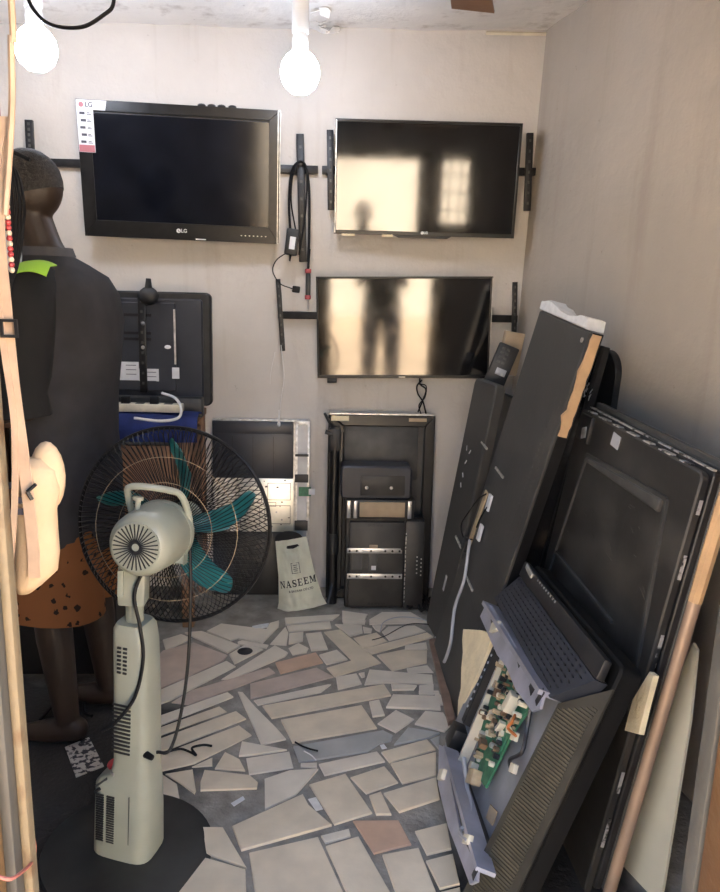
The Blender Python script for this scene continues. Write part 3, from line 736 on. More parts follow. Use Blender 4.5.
MB().box((0, he+.003, -.01), (we-.01, .006, .05)).obj('top_edge', 'silver_worn', E_)
# round black stand pole with clamp beside it
p0, p1 = aty(332, 588, 3.37), aty(335, 432, 3.40)
pl = thing('stand_pole', 'round black stand pole with clamp, left of the tall TV shell', 'pole', Matrix.Translation((p0.x, p0.y, 0)))
d1 = p1-V(p0.x, p0.y, 0)
MB().tube([(0, 0, 0), d1], .024, 14).obj('tube', 'black_gloss', pl)
MB().tube([d1*.30, d1*.42], .029, 14).obj('sleeve', 'black_plastic', pl)
MB().box(d1*.96, (.055, .05, .11), bev=.008).obj('clamp', 'black_plastic', pl)
MB().tube([d1*.99+V(-.01, -.02, 0), d1*1.0+V(-.045, -.02, .005)], .010, 10).obj('clamp_knob', 'black_plastic', pl)
MB().tube([d1*1.0, d1*1.0+V(-.05, -.01, .09)], [.010, .006], 8).obj('lever', 'black_plastic', pl)
MB().tube([d1*.36+V(0, -.02, -.2), V(-.02, -.06, .02)], .012, 8).obj('foot', 'black_plastic', pl)
# small set with two silver rails, back to the room
y0 = 3.30; xa = aty(345, 565, y0).x; xb = aty(424, 565, y0).x; hf = aty(385, 519, y0+.02).z
F_, wf = stand('small_tv', 'small black TV set, back outward, with two punched silver rails', 'TV', xa, xb, y0, hf, .05, .09)
MF = F_.matrix_world.copy()
def pF(px, py, n=0): return on_local(MF, px, py, n)
MB().prism(rrect(-wf/2, 0, wf/2, hf, .01), -.075, -.02, bev=.005).obj('bezel', 'black_gloss', F_)
xs_ = pF(404, 560)[0]
pn = MB().box(((-wf/2+xs_)/2+.008, hf/2, -.005), (xs_+wf/2-.022, hf-.03, .03), bev=.004).obj('back_panel', 'dusty_panel', F_)
MB().box(((xs_+wf/2)/2, hf/2, -.002), (wf/2-xs_-.006, hf-.012, .036), bev=.004).obj('side_cover', 'black_plastic', F_)
for py in (550.5, 576):
    X0, Y0 = pF(347, py, .015); X1, _ = pF(402, py, .015)
    rl = MB().box(((X0+X1)/2, Y0, .016), (X1-X0, .024, .008), bev=.001).obj('rail', 'silver', F_)
    for k in range(8):
        if k in (2, 4): continue
        MB().lathe([(0, 0), (.0055, 0), (.0055, .0008), (0, .0008)], 10, Matrix.Translation((X0+.012+(X1-X0-.024)*k/7, Y0, .0202))).obj('hole', 'black_gloss', rl)
    MB().lathe([(0, 0), (.009, 0), (.007, .004), (0, .005)], 12, Matrix.Translation((X0+(X1-X0)*.25, Y0, .02))).obj('bolt', 'white_print', rl)
X0, Y0 = pF(373, 562, .01); MB().box((X0, Y0, .012), (.045, .09, .008), bev=.002).obj('latch_block', 'grey_recess', F_)
MB().box((X0+.003, Y0-.027, .0168), (.022, .02, .002)).obj('label_sticker', 'sticker_white', F_)
for dy in (.075, -.075): MB().box((X0, Y0+dy, .012), (.04, .018, .006), bev=.001).obj('hook', 'cardboard', F_)
X0, Y0 = pF(357, 562, .01); MB().box((X0, Y0, .0105), (.05, .075, .002)).obj('worn_patch', 'grey_recess', F_)
mb = MB()
for k in range(16): mb.box((xs_+.004, hf*(.1+.8*k/16), .0165), (.004, .008+.006*(k % 3), .001))
for k in range(10): mb.box((wf/2-.035+.02*(k % 2), pF(420, 556+k*2)[1], .0165), (.006, .006, .001))
mb.obj('port_row', 'silver_worn', F_, kind='stuff')
mb = MB()
for k in range(12): mb.box((pF(368, 525)[0]+k*.006, hf-.028, .0105), (.003, .012, .001)); mb.box((pF(368, 600)[0]+k*.007, .03, .0105), (.004, .012, .001))
mb.obj('vent_slot', 'black_gloss', F_, kind='stuff')
# silver player lying on the small set
z0 = F_.matrix_world @ V(0, hf, -.05)
za = aty(380, 519, y0).z; zb = aty(380, 500, y0).z; xa = aty(346, 510, y0).x; xb = aty(415, 510, y0).x
pl_ = thing('media_player', 'flat silver fronted player lying on top of the small TV set', 'player', Matrix.Translation(((xa+xb)/2, y0+.075, z0.z+.001)))
wv = xb-xa; hv = zb-za
MB().box((0, 0, hv/2), (wv, .10, hv), bev=.003).obj('case', 'black_plastic', pl_)
MB().box((.01, -.0515, hv/2), (wv-.11, .004, hv*.78), bev=.001).obj('face_plate', 'cardboard', pl_)
for x in (-wv/2+.014, -wv/2+.045, wv/2-.022): MB().box((x, -.052, hv/2), (.018, .006, hv*.92), bev=.002).obj('chrome_post', 'silver', pl_, label='bright chrome upright')
# rounded black case on top
xa = aty(341, 480, y0).x; xb = aty(413, 480, y0).x; hg = aty(378, 463, y0).z-aty(378, 496, y0).z
bxo = thing('plastic_case', 'blue-black plastic case with two screws on top of the silver player', 'case', Matrix.Translation(((xa+xb)/2, y0+.085, z0.z+hv+.002)))
MB().prism(rrect(-(xb-xa)/2, 0, (xb-xa)/2, hg, .022), -.06, .05, Matrix.Rotation(PI/2, 4, 'X'), bev=.008).obj('shell', 'blue_black', bxo)
MB().box((.03, -.0515, hg*.42), ((xb-xa)*.62, .004, hg*.6), bev=.002).obj('face', 'dusty_panel', bxo)
for x in (-.045, .07): MB().lathe([(0, 0), (.009, 0), (.006, .005), (0, .006)], 12, Matrix.Translation((x, -.053, hg*.36)) @ Matrix.Rotation(PI/2, 4, 'X')).obj('screw', 'silver', bxo)
# black cable tangle at the foot
tg = MB()
for k in range(7):
    pts = []
    for j in range(7):
        q = atz(408+26*j/6+random.uniform(-5, 5), 602+random.uniform(-4, 9)-(2 if j < 3 else 0), .008+.02*random.random()); pts.append(q)
    tg.tube(curve_pts(pts, 5), .006, 6)
tag(tg.obj('cable_tangle', 'cable_black'), 'tangle of black cable on the floor right of the small TV set', 'cable')
cable('floor_wire', [atz(380, 632, .01), atz(384, 622, .01), atz(400, 617, .01), atz(425, 620, .01), atz(436, 632, .01), atz(432, 645, .01)], .0022, 'cable_grey', 'thin grey wire curling over the tiles under the cable tangle', 'wire')
cable('floor_wire', [atz(372, 640, .01), atz(385, 636, .01), atz(410, 624, .01), atz(440, 626, .01)], .0018, 'cable_black', 'thin black wire crossing the tiles before the small TV set', 'wire')

# ================================================================== TVS LEANING ON THE RIGHT WALL
def leaner(name, label, cat, prm, group=None):
    M = lean_frame(*prm); return thing(name, label, cat, M, group), M, prm[5], prm[6]
GR = 'TV sets leaning on the right wall'
# farthest: narrow dark panel beside the corner
H_, MH, wh, hh = leaner('narrow_tv', 'dark TV panel farthest back, half hidden by the long grey one', 'TV', (.49, 3.16, .12, 0, .15, .27, 1.15), GR)
MB().prism(rrect(0, 0, wh, hh, .03), -.04, 0, bev=.006).obj('back_cover', 'dark_panel', H_)
mb = MB()
for (px, py) in ((467, 448), (466, 462), (463, 475), (461, 485), (470, 452)):
    x, y = on_local(MH, px, py); mb.box((x, y, .001), (.006, .022, .001), Euler((0, 0, random.uniform(-.8, .8))))
mb.obj('scratch', 'sticker_white', H_, kind='stuff')
x, y = on_local(MH, 445, 583); MB().box((x, y, .001), (.02, .07, .002), Euler((0, 0, -.1))).obj('pale_tag', 'cable_grey', H_)
# things wedged behind it
q = aty(501, 366, 3.2)
db = thing('set_top_box', 'small black box with buttons wedged between lowest wall TV and panels', 'box', Matrix.Translation(q) @ Matrix.Rotation(.35, 4, 'Y') @ Matrix.Rotation(-.2, 4, 'Z'))
MB().box((0, 0, 0), (.09, .05, .19), bev=.006).obj('case', 'black_plastic', db)
MB().box((.008, -.026, -.025), (.045, .003, .03), bev=.001).obj('label_sticker', 'cable_grey', db)
for k in range(4):
    for j in range(2): MB().box((-.02+j*.022, -.026, .075-k*.02), (.014, .004, .010), bev=.001).obj('button', 'grey_recess', db)
q2 = aty(511, 342, 3.3)
tag(MB().box(q2+V(0, 0, -.05), (.085, .05, .19), Euler((0, .15, 0)), bev=.003).obj('cardboard_piece', 'cardboard'), 'pale cardboard piece behind the small black box near the corner', 'cardboard')
tag(MB().prism(rrect(0, 0, .30, 1.06, .02), -.03, 0, lean_frame(.66, 3.44, .15, 0, .12, .3, 1.06), bev=.004).obj('tv_shell', 'black_plastic'), 'black TV shell in the corner below the wedged box', 'TV', GR)
# long grey panel with the ribbon cable
I_, MI, wi, hi = leaner('long_tv', 'long dark grey TV panel with a ribbon cable and white foam on top', 'TV', (.4809, 2.8441, .0495, -.1041, .2117, .4949, 1.4275), GR)
def pI(px, py, n=0): return on_local(MI, px, py, n)
MB().prism(rrect(0, 0, wi, hi, .006), -.030, 0, bev=.003).obj('back_plate', 'dark_panel', I_)
mb = MB(); ring_frame(mb, -.003, -.003, wi+.003, hi+.003, .012, -.045, -.010); mb.obj('bezel', 'black_gloss', I_)
mb = MB()
def dotrow(a, b, n):
    A, B = Vector(pI(*a)), Vector(pI(*b))
    for k in range(n):
        p = A.lerp(B, k/(n-1)); mb.box((p.x, p.y, .0006), (.006, .006, .001))
dotrow((557, 398), (508, 535), 26); dotrow((561, 402), (513, 538), 26)
mb.obj('hole_row', 'grey_recess', I_, kind='stuff')
for (px, py) in ((484.5, 445), (500, 472.5), (459, 542), (470, 583.5)):
    x, y = pI(px, py); MB().box((x, y, .003), (.11, .009, .006), bev=.001).obj('wall_hook', 'silver_worn', I_, label='short pale metal hook')
x0_, y0_ = pI(488, 490); x1_, y1_ = pI(470, 545)
ct = MB().box(((x0_+x1_)/2, (y0_+y1_)/2, .003), (.035, (y0_-y1_)*.95, .006), Euler((0, 0, -.04)), bev=.001).obj('circuit_strip', 'component_tan', I_)
for (px, py) in ((491, 503), (482, 533)):
    x, y = pI(px, py); MB().box((x, y, .008), (.035, .062, .008), Euler((0, 0, .1)), bev=.001).obj('white_connector', 'sticker_white', ct)
mb = MB(); mb.tube(curve_pts([(*pI(488, 494), .006), (*pI(482, 500), .016), (*pI(472, 512), .012), (*pI(464, 525), .012), (*pI(466, 538), .010), (*pI(474, 540), .008)]), .003)
mb.tube(curve_pts([(*pI(490, 508), .012), (*pI(486, 518), .02), (*pI(480, 528), .014)]), .003); mb.obj('lead', 'cable_black', I_)
def up3(px, py, n): return MI @ V(*pI(px, py, n), n)
rb = MB().tube(curve_pts([up3(470, 540, .008), up3(468, 553, .02), up3(464, 580, .02), up3(455, 607, .022), up3(451, 640, .018), up3(447, 655, .014), up3(444, 662, .012)]), .0065, 6)
rb.obj('ribbon_cable', 'cable_grey', I_).matrix_parent_inverse = MI.inverted()
MB().box((*pI(468, 545), .01), (.05, .05, .02), bev=.004).obj('plug_block', 'black_plastic', ct)
x, y = wi-.012, hi-.014; MB().lathe([(.004, 0), (.008, 0), (.008, .004), (.004, .004)], 14, Matrix.Translation((x-.02, y-.015, 0))).obj('screw_ring', 'silver', I_)
# foam along the top edge, tan card along the near edge (things of their own, resting on it)
mb = MB(); N_ = 16; top = []
for k in range(N_+1): top.append((wi*(-.06+.94*k/N_), hi+.026+.010*random.random()+.012*math.sin(k*.5)))
mb.prism([(wi*-.05, hi+.004)]+[(wi*.90, hi+.004)]+top[::-1], -.065, -.004, MI, bev=.004)
tag(mb.obj('foam_packing', 'foam_white'), 'ragged white foam lying along the top of the long grey panel', 'foam')
mb = MB(); rows = []
for k in range(17):
    t = k/16; y = pI(600-46*t, 338+96*t)[1]; a = -.036-.004*random.random(); b = -.010+.006*random.random()+(.008 if k in (6, 13) else 0)
    rows.append([V(wi+.005, y, a), V(wi+.005, y, b), V(wi+.013, y, b-.002), V(wi+.013, y, a+.002)])
mb.loft([[MI @ p for p in r] for r in rows])
tag(mb.obj('tan_strip', 'foam_tan'), 'tan torn foam strip hanging along the near edge of the long grey panel', 'foam')
# glossy black set behind
pk = atx(603, 346, .985)
fr_ = lean_frame(0, 0, .15, 0, .2, .45, 1.33); u_ = fr_.to_3x3() @ V(1, 0, 0); v_ = fr_.to_3x3() @ V(0, 1, 0); hk = pk.z/v_.z; b0 = pk-v_*hk-u_*.45
K_, MK, wk, hk = leaner('flat_tv', 'glossy black TV between the long grey panel and the front stack', 'TV', (b0.x, b0.y, .15, 0, .2, .45, hk), GR)
MB().prism(rrect(0, 0, wk, hk, .008), -.03, -.004, bev=.003).obj('back_cover', 'black_plastic', K_)
mb = MB(); ring_frame(mb, 0, 0, wk, hk, .014, -.006, .004, bev=.001); mb.obj('bezel', 'black_gloss', K_)
MB().box((wk/2, hk/2, -.003), (wk-.02, hk-.02, .006)).obj('screen', 'screen_dark', K_)
mb = MB()
for k in range(9):
    x, y = on_local(MK, random.uniform(584, 592), random.uniform(383, 398)); mb.box((x, y, .0006), (.004, random.uniform(.01, .04), .001), Euler((0, 0, random.uniform(-1.2, 1.2))))
mb.obj('scratch', 'sticker_white', K_, kind='stuff')
pk = atx(622, 352, wall_right_x(2.55, 1.3)-.02)  # dark panel added where a rounded shadow lies on the right wall
fr_ = lean_frame(0, 0, .15, 0, .05, .45, 1.3); v_ = fr_.to_3x3() @ V(0, 1, 0); u_ = fr_.to_3x3() @ V(1, 0, 0); hk2 = pk.z/v_.z; b0 = pk-v_*hk2-u_*.45
K2, MK2, wk2, hk2 = leaner('wall_shadow_panel', 'black round cornered TV flat against the right wall', 'TV', (b0.x, b0.y, .15, 0, .05, .45, hk2), GR)  # stands in for a shadow on the wall, not a TV
MB().prism(rrect(0, 0, wk2, hk2, .09, 8), -.012, .012, bev=.004).obj('back_cover', 'black_plastic', K2)  # body of the shadow panel, not a TV cover
# front stack of three
PM = (.6874, 2.3871, .0054, -.0242, .1432, .7961, 1.1282)
M_, MM, wm, hm = leaner('stacked_tv', 'dusty black TV back with a raised grey ridge, front of the right-hand stack', 'TV', PM, GR)
def pM(px, py, n=0): return on_local(MM, px, py, n)
MB().prism(rrect(0, -.02, wm, hm, .02), -.018, 0, bev=.004).obj('back_cover', 'dusty_panel', M_)
x0_, y0_ = pM(592, 455); x1_, y1_ = pM(665, 505)
pc = MB().prism([(x0_, y0_-.01), pM(665, 500), pM(660, 512), pM(590, 463)], 0, .012, bev=.003).obj('ridge', 'grey_recess', M_)
ip = [pM(588, 455), pM(668, 500), pM(628, 720), pM(540, 600)]
mb = MB()
for i in range(4):
    a, b = Vector(ip[i]), Vector(ip[(i+1) % 4]); d_ = (b-a); mb.box((*((a+b)/2), .003), (d_.length, .012, .008), Euler((0, 0, math.atan2(d_.y, d_.x))))
mb.obj('panel_rib', 'dark_panel', M_)
a, b = Vector(pM(557, 552)), Vector(pM(613, 622)); d_ = b-a
MB().box((*((a+b)/2), .004), (d_.length, .008, .008), Euler((0, 0, math.atan2(d_.y, d_.x)))).obj('pale_strip', 'grey_recess', M_)
a = Vector(pM(587, 432)); MB().box((a.x-.01, a.y+.01, .004), (.10, .085, .014), bev=.004).obj('corner_block', 'black_plastic', M_)
MB().box((a.x+.005, a.y-.003, .0115), (.035, .035, .003), Euler((0, 0, .3))).obj('corner_hole', 'silver_worn', M_)
x, y = pM(616, 441); MB().box((x, y, .001), (.055, .038, .002), Euler((0, 0, -.08))).obj('label_sticker', 'cable_grey', M_)
mb = MB()
for k in range(14):
    x, y = pM(random.uniform(560, 650), random.uniform(500, 600)); mb.box((x, y, .0004), (random.uniform(.01, .05), .002, .0008), Euler((0, 0, random.uniform(-.9, .3))))
mb.obj('scratch', 'grey_recess', M_, kind='stuff')
# foil taped edges
for k in range(7):
    t = (k+.3)/7; MB().box((wm*(.05+.92*t), hm-.001, -.011), (.045+.02*(k % 2), .008, .016), Euler((0, 0, .03))).obj('foil_tape', 'foil', M_)
for k in range(6):
    MB().box((wm-.001, hm*(.93-.16*k+.03*(k % 2)), -.014), (.006, .035+.025*(k % 3), .008)).obj('foil_tape', 'foil', M_)
M2_ = thing('stacked_tv', 'black TV in the middle of the right-hand stack, foil along its edge', 'TV', MM @ Matrix.Translation((.006, .010, -.030)), GR)
MB().prism(rrect(0, 0, wm, hm, .015), -.008, .007, bev=.003).obj('back_cover', 'black_plastic', M2_)
mb = MB(); mb.box((wm/2, hm, .004), (wm*.98, .004, .010)); mb.obj('foil_edge', 'foil', M2_)
M3_ = thing('stacked_tv', 'rearmost TV of the right-hand stack, copper strip along its near edge', 'TV', MM @ Matrix.Translation((.008, .018, -.054)), GR)
MM3 = M3_.matrix_world.copy()
MB().prism(rrect(0, 0, wm, hm, .015), -.012, .012, bev=.004).obj('back_cover', 'dark_panel', M3_)
mb = MB(); ring_frame(mb, -.002, -.002, wm+.002, hm+.010, .012, -.010, .010); mb.obj('dusty_rim', 'grey_recess', M3_)
def edge3(px, py): return V(wm+.013, on_local(MM3, px, py, .0)[1], 0)
pa, pb, pc_ = edge3(716, 505), edge3(693, 600), edge3(614, 892)
d_ = (pc_-pb); mb = MB().tube([pb, V(pb.x, -.02, 0)], .015, 12); mb.obj('copper_strip', 'copper_strip', M3_)
mb = MB().tube([pa+(pa-pb)*.35, pa, (pa+pb)/2, pb], [.015, .017, .017, .016], 8); mb.obj('foam_strip', 'foam_tan', M3_)
# torn cream foam between the stacked sets
pts = [pM(653, 672, .004), pM(658, 676, .004), pM(650, 705, .004), pM(643, 735, .004), pM(628, 731, .004), pM(636, 700, .004)]
tag(MB().prism(pts, .001, .014, MM, bev=.002).obj('foam_scrap', 'foam_cream'), 'torn cream foam scrap stuck to the near edge of the front stack', 'foam')
# pale board by the door post
tb = atx(693, 643, .98); bb = atz(660, 900)
bf = [(697, 650), (693, 643), (640, 770), (605, 905), (660, 905), (690, 720)]
n_ = V(-.93, -.30, .12).normalized()
pp = [on_plane(px, py, n_, V(.93, 1.55, .5)) for px, py in bf]
mb = MB(); lo = [mb.bm.verts.new(p) for p in pp]; hi_ = [mb.bm.verts.new(p-n_*.008) for p in pp]
mb.bm.faces.new(lo); mb.bm.faces.new(hi_[::-1])
for i in range(len(lo)): mb.bm.faces.new((lo[i], hi_[i], hi_[(i+1) % len(lo)], lo[(i+1) % len(lo)]))
tag(mb.obj('pale_board', 'pale_board', smooth=False), 'pale board standing between the copper edged TV and the right door post', 'board')

# ------------------------------------------------------------------ opened set lying against the stack
PN = (.4144, 2.211, -.0899, .1021, .366, .8228, .6981)
N_, MN, wn, hn = leaner('opened_tv', 'opened TV with bare green circuit board, leaning nearest on the right', 'TV', PN, GR)
def pN(px, py, n=0.0): return on_local(MN, px, py, n)
def bar_on(a, b, wd_, z0, z1, bev=.0):
    A, B = Vector(a), Vector(b); d_ = (B-A).normalized(); nn = Vector((-d_.y, d_.x))*wd_/2
    return MB().prism([tuple(A-nn), tuple(B-nn), tuple(B+nn), tuple(A+nn)], z0, z1, bev=bev)
MB().prism(rrect(0, 0, wn, hn, .02), -.085, -.036, bev=.006).obj('front_bezel', 'deep_black', N_)
MB().prism(rrect(.02, .02, wn-.05, hn-.13, .005), -.036, -.004).obj('chassis_sheet', 'zinc_sheet', N_)
# hump of the cover: sloping top with punched vents
tl, tr = Vector((.02, hn-.055)), Vector((wn-.015, hn-.055)); il, ir = Vector(pN(494, 596, .05)), Vector(pN(556, 690, .05))
il = Vector((.03, hn-.15)); ir = Vector((wn-.075, hn-.15))
mb = MB(); P = [(tl, 0.0), (tr, 0.0), (ir, .05), (il, .05)]
lo = [mb.bm.verts.new((p.x, p.y, -.03)) for p, z in P]; hi_ = [mb.bm.verts.new((p.x, p.y, z)) for p, z in P]
mb.bm.faces.new(hi_); mb.bm.faces.new(lo[::-1])
for i in range(4): mb.bm.faces.new((lo[i], lo[(i+1) % 4], hi_[(i+1) % 4], hi_[i]))
cv = mb.obj('vented_top', 'blue_black', N_, smooth=False)
mb = MB()
for j in range(7):
    for k in range(22):
        s_, t_ = (k+.5+.5*(j % 2))/23, (j+.6)/7.6
        a = tl.lerp(il, t_); b = tr.lerp(ir, t_); p = a.lerp(b, s_); mb.box((p.x, p.y, .05*t_+.0006), (.013, .0085, .0012), Euler((.5, 0, 0)))
mb.obj('vent_hole', 'black_gloss', cv, kind='stuff')
MB().box((wn/2, hn-.028, -.008), (wn-.02, .05, .02), bev=.004).obj('top_edge', 'black_plastic', N_)
mb = MB()
for k in range(9): mb.box((wn*(.25+.03*k), hn-.010, .0025), (.008, .006, .002))
mb.obj('edge_mark', 'silver_worn', N_, kind='stuff')
MB().box((.10, hn-.012, .004), (.09, .016, .006), Euler((0, 0, -.1)), bev=.001).obj('loose_trim', 'silver_worn', N_)
# ribbed grille strip down the near side
gx0 = wn-.085
def slope_pt(x, y): return V(x, y, .038-.075*(x-gx0)/(wn-gx0))
mb = MB(); Q = [(gx0, 0), (wn, 0), (wn, hn-.055), (gx0+.012, hn-.155)]
hi_ = [mb.bm.verts.new(slope_pt(*q)) for q in Q]; lo = [mb.bm.verts.new((q[0], q[1], -.05)) for q in Q]
mb.bm.faces.new(hi_); mb.bm.faces.new(lo[::-1])
for i in range(4): mb.bm.faces.new((lo[i], lo[(i+1) % 4], hi_[(i+1) % 4], hi_[i]))
rg = mb.obj('speaker_grille', 'ribbed_black', N_, smooth=False)
mb = MB(); rs_ = Euler((0, math.atan2(.075, wn-gx0), 0))
for k in range(74):
    y = .010+k*(hn-.075)/74; x0 = gx0+.010+max(0, (y-(hn-.165))*1.15); x1 = wn-.006
    if x1-x0 > .01: mb.box(slope_pt((x0+x1)/2, y)+V(0, 0, .0008), ((x1-x0)*1.1, .0042, .004), rs_)
mb.obj('rib', 'grille_rib', rg, kind='stuff')
# brackets
def channel(pts_lo, name):
    mb = MB(); mb.prism(pts_lo, .055, .062, bev=.001); return mb.obj(name, 'zinc', N_)
n5 = .058
br1 = channel([pN(481, 617, n5), pN(487, 604, n5), pN(493, 606, n5), pN(545, 694, n5), pN(541, 709, n5), pN(533, 712, n5), pN(517, 690, n5), pN(508, 668, n5), pN(498, 655, n5)], 'bracket')
for (px, py, w_, h_) in ((493, 622, .05, .02), (519, 660, .05, .014), (532, 688, .035, .02), (540, 697, .02, .04)):
    x, y = pN(px, py, .062); MB().box((x, y, .0625), (w_, h_, .002), Euler((0, 0, -.25))).obj('slot', 'chip_black', br1)
x, y = pN(496, 627, .066); MB().box((x, y, .068), (.06, .03, .012), Euler((0, 0, .5)), bev=.002).obj('clip', 'component_cream', br1)
mb = MB(); a, b = Vector(pN(487, 604, n5)), Vector(pN(545, 694, n5)); bar_on(a, b, .012, .02, .075).obj('bracket_lip', 'zinc', br1)
br2 = channel([pN(440, 745, n5), pN(446, 748, n5), pN(461, 832, n5), pN(479, 868, n5), pN(478, 882, n5), pN(471, 885, n5), pN(459, 852, n5), pN(449, 826, n5), pN(439, 785, n5)], 'bracket')
a, b = Vector(pN(446, 748, n5)), Vector(pN(480, 870, n5)); bar_on(a, b, .010, .02, .068).obj('bracket_lip', 'zinc', br2)
for (px, py, w_, h_) in ((443, 775, .04, .03), (469, 840, .04, .022)):
    x, y = pN(px, py, .064); MB().box((x, y, .067), (w_, h_, .014), Euler((0, 0, .6)), bev=.002).obj('white_connector', 'component_cream', br2)
x, y = pN(475, 873, .062); MB().box((x, y, .0625), (.02, .025, .002)).obj('slot', 'chip_black', br2)
# corner block and side rails
x, y = pN(452, 735, .03); MB().box((x, y, .012), (.07, .07, .05), bev=.006).obj('corner_block', 'black_plastic', N_)
sr = bar_on(pN(462, 722, .02), pN(497, 640, .02), .035, -.01, .02, .003).obj('side_rail', 'black_plastic', N_)
for k in range(9):
    p = Vector(pN(468, 706, .02)).lerp(Vector(pN(495, 648, .02)), k/8); MB().lathe([(0, .02), (.005, .02), (.004, .0225), (0, .023)], 8, Matrix.Translation((p.x, p.y, 0))).obj('screw', 'silver', sr)
bar_on(pN(457, 762, .03), pN(502, 655, .03), .007, .0, .03, .001).obj('cream_rail', 'component_cream', N_)
bar_on(pN(449, 752, .02), pN(484, 860, .02), .035, -.01, .02, .003).obj('side_rail', 'black_plastic', N_)
# circuit board and components
bpts = [pN(503, 657, .012), pN(534, 702, .012), pN(512, 735, .012), pN(486, 788, .012), pN(474, 770, .012), pN(480, 735, .012)]
pcb = MB().prism(bpts, .008, .014).obj('circuit_board', 'pcb_green', N_)
MB().prism([pN(503, 712, .016), pN(513, 722, .016), pN(498, 757, .016), pN(488, 748, .016)], .013, .0165).obj('blank_board', 'pcb_green', pcb)
cm = ['component_tan', 'component_cream', 'chip_black', 'component_tan', 'silver_worn', 'component_brown']
def inpoly(p, poly):
    r = False; j = len(poly)-1
    for i in range(len(poly)):
        if (poly[i][1] > p[1]) != (poly[j][1] > p[1]) and p[0] < (poly[j][0]-poly[i][0])*(p[1]-poly[i][1])/(poly[j][1]-poly[i][1])+poly[i][0]: r = not r
        j = i
    return r
cnt = 0
xs = [p[0] for p in bpts]; ys = [p[1] for p in bpts]
while cnt < 110:
    p = (random.uniform(min(xs), max(xs)), random.uniform(min(ys), max(ys)))
    if not inpoly(p, bpts) or (p[1] < sum(ys)/6-.03 and random.random() < .75): continue
    cnt += 1; k = random.randrange(6); s_ = random.uniform(.006, .018); hz = random.uniform(.006, .022)
    if k in (2, 4) or random.random() < .4: MB().lathe([(0, .014), (s_*.5, .014), (s_*.5, .014+hz), (s_*.35, .016+hz), (0, .016+hz)], 8, Matrix.Translation((p[0], p[1], 0))).obj('capacitor', cm[k], pcb)
    else: MB().box((p[0], p[1], .014+hz/2), (s_, s_*random.uniform(.5, 1.6), hz), Euler((0, 0, random.uniform(0, 3)))).obj('component', cm[k], pcb)
x, y = pN(513, 703, .03); MB().box((x, y, .035), (.03, .055, .03), Euler((0, 0, -.2)), bev=.004).obj('transformer', 'component_cream', pcb)
x, y = pN(476, 778, .02); MB().box((x, y, .025), (.05, .04, .03), Euler((0, 0, .5)), bev=.004).obj('transformer', 'component_tan', pcb)
x, y = pN(492, 815, .0); MB().box((x, y, .001), (.06, .035, .002), Euler((0, 0, .3))).obj('torn_label', 'cardboard', N_)
def wN(pts_, r, m_, lab): MB().tube(curve_pts([(*pN(a, b, c), c) for a, b, c in pts_]), r, 6).obj('wire', m_, N_, label=lab)
wN([(464, 758, .04), (467, 785, .03), (471, 805, .03), (468, 822, .05), (460, 832, .066), (468, 841, .07)], .006, 'cable_grey', 'grey bundled wire')
wN([(531, 705, .03), (527, 730, .02), (522, 752, .02), (510, 760, .02), (512, 772, .02)], .005, 'chip_black', 'dark twisted wire')
wN([(515, 715, .04), (512, 722, .05), (508, 728, .04), (516, 736, .03)], .004, 'component_orange', 'orange wire')
for (px, py) in ((515, 769), (516, 737)):
    x, y = pN(px, py, .02); MB().box((x, y, .024), (.03, .022, .012), Euler((0, 0, .4)), bev=.002).obj('plug', 'component_cream', N_)
# cream foam sheet standing behind it, wooden strip on the floor
n3 = .055
pts = [pI(463, 629, n3), pI(480, 630, n3), pI(493, 634, n3), pI(487, 652, n3), pI(470, 690, n3), pI(457, 724, n3), pI(458, 700, n3), pI(461, 688, n3), pI(461, 668, n3), pI(463, 652, n3), pI(462, 640, n3)]
tag(MB().prism(pts, n3-.02, n3, MI, bev=.002).obj('foam_sheet', 'foam_cream'), 'cream foam sheet standing between the long grey panel and opened TV', 'foam')
pts = [atz(429, 642, .01), atz(438, 640, .01), atz(455, 722, .01), atz(448, 726, .01)]
tag(MB().prism([(p.x, p.y) for p in pts], .009, .024, bev=.002).obj('wood_strip', 'wood_strip'), 'brown wooden strip on the tiles along the foot of the grey panel', 'wood')

# ================================================================== TABLE AT THE LEFT WITH A TV ON IT
ZT = .925
tx1 = -.545; tyf = 3.09
tb_ = thing('work_table', 'brown wooden work table against the back wall, behind the man', 'table', ((XL+tx1)/2, 3.31, 0))
tw = tx1-XL-.02
MB().box((0, 0, ZT-.015), (tw, .44, .03), bev=.003).obj('tabletop', 'wood_brown', tb_)
for sx in (-1, 1):
    for sy in (-1, 1): MB().box((sx*(tw/2-.03), sy*.19, (ZT-.03)/2), (.05, .05, ZT-.03), bev=.003).obj('leg', 'wood_brown', tb_)
MB().box((tw/2-.03, 0, ZT/2+.05), (.02, .33, ZT-.25), bev=.002).obj('side_panel', 'wood_brown', tb_)
MB().box((tw/2-.26, -.19, ZT/2+.10), (.40, .02, ZT-.40), bev=.002).obj('front_panel', 'wood_brown', tb_)
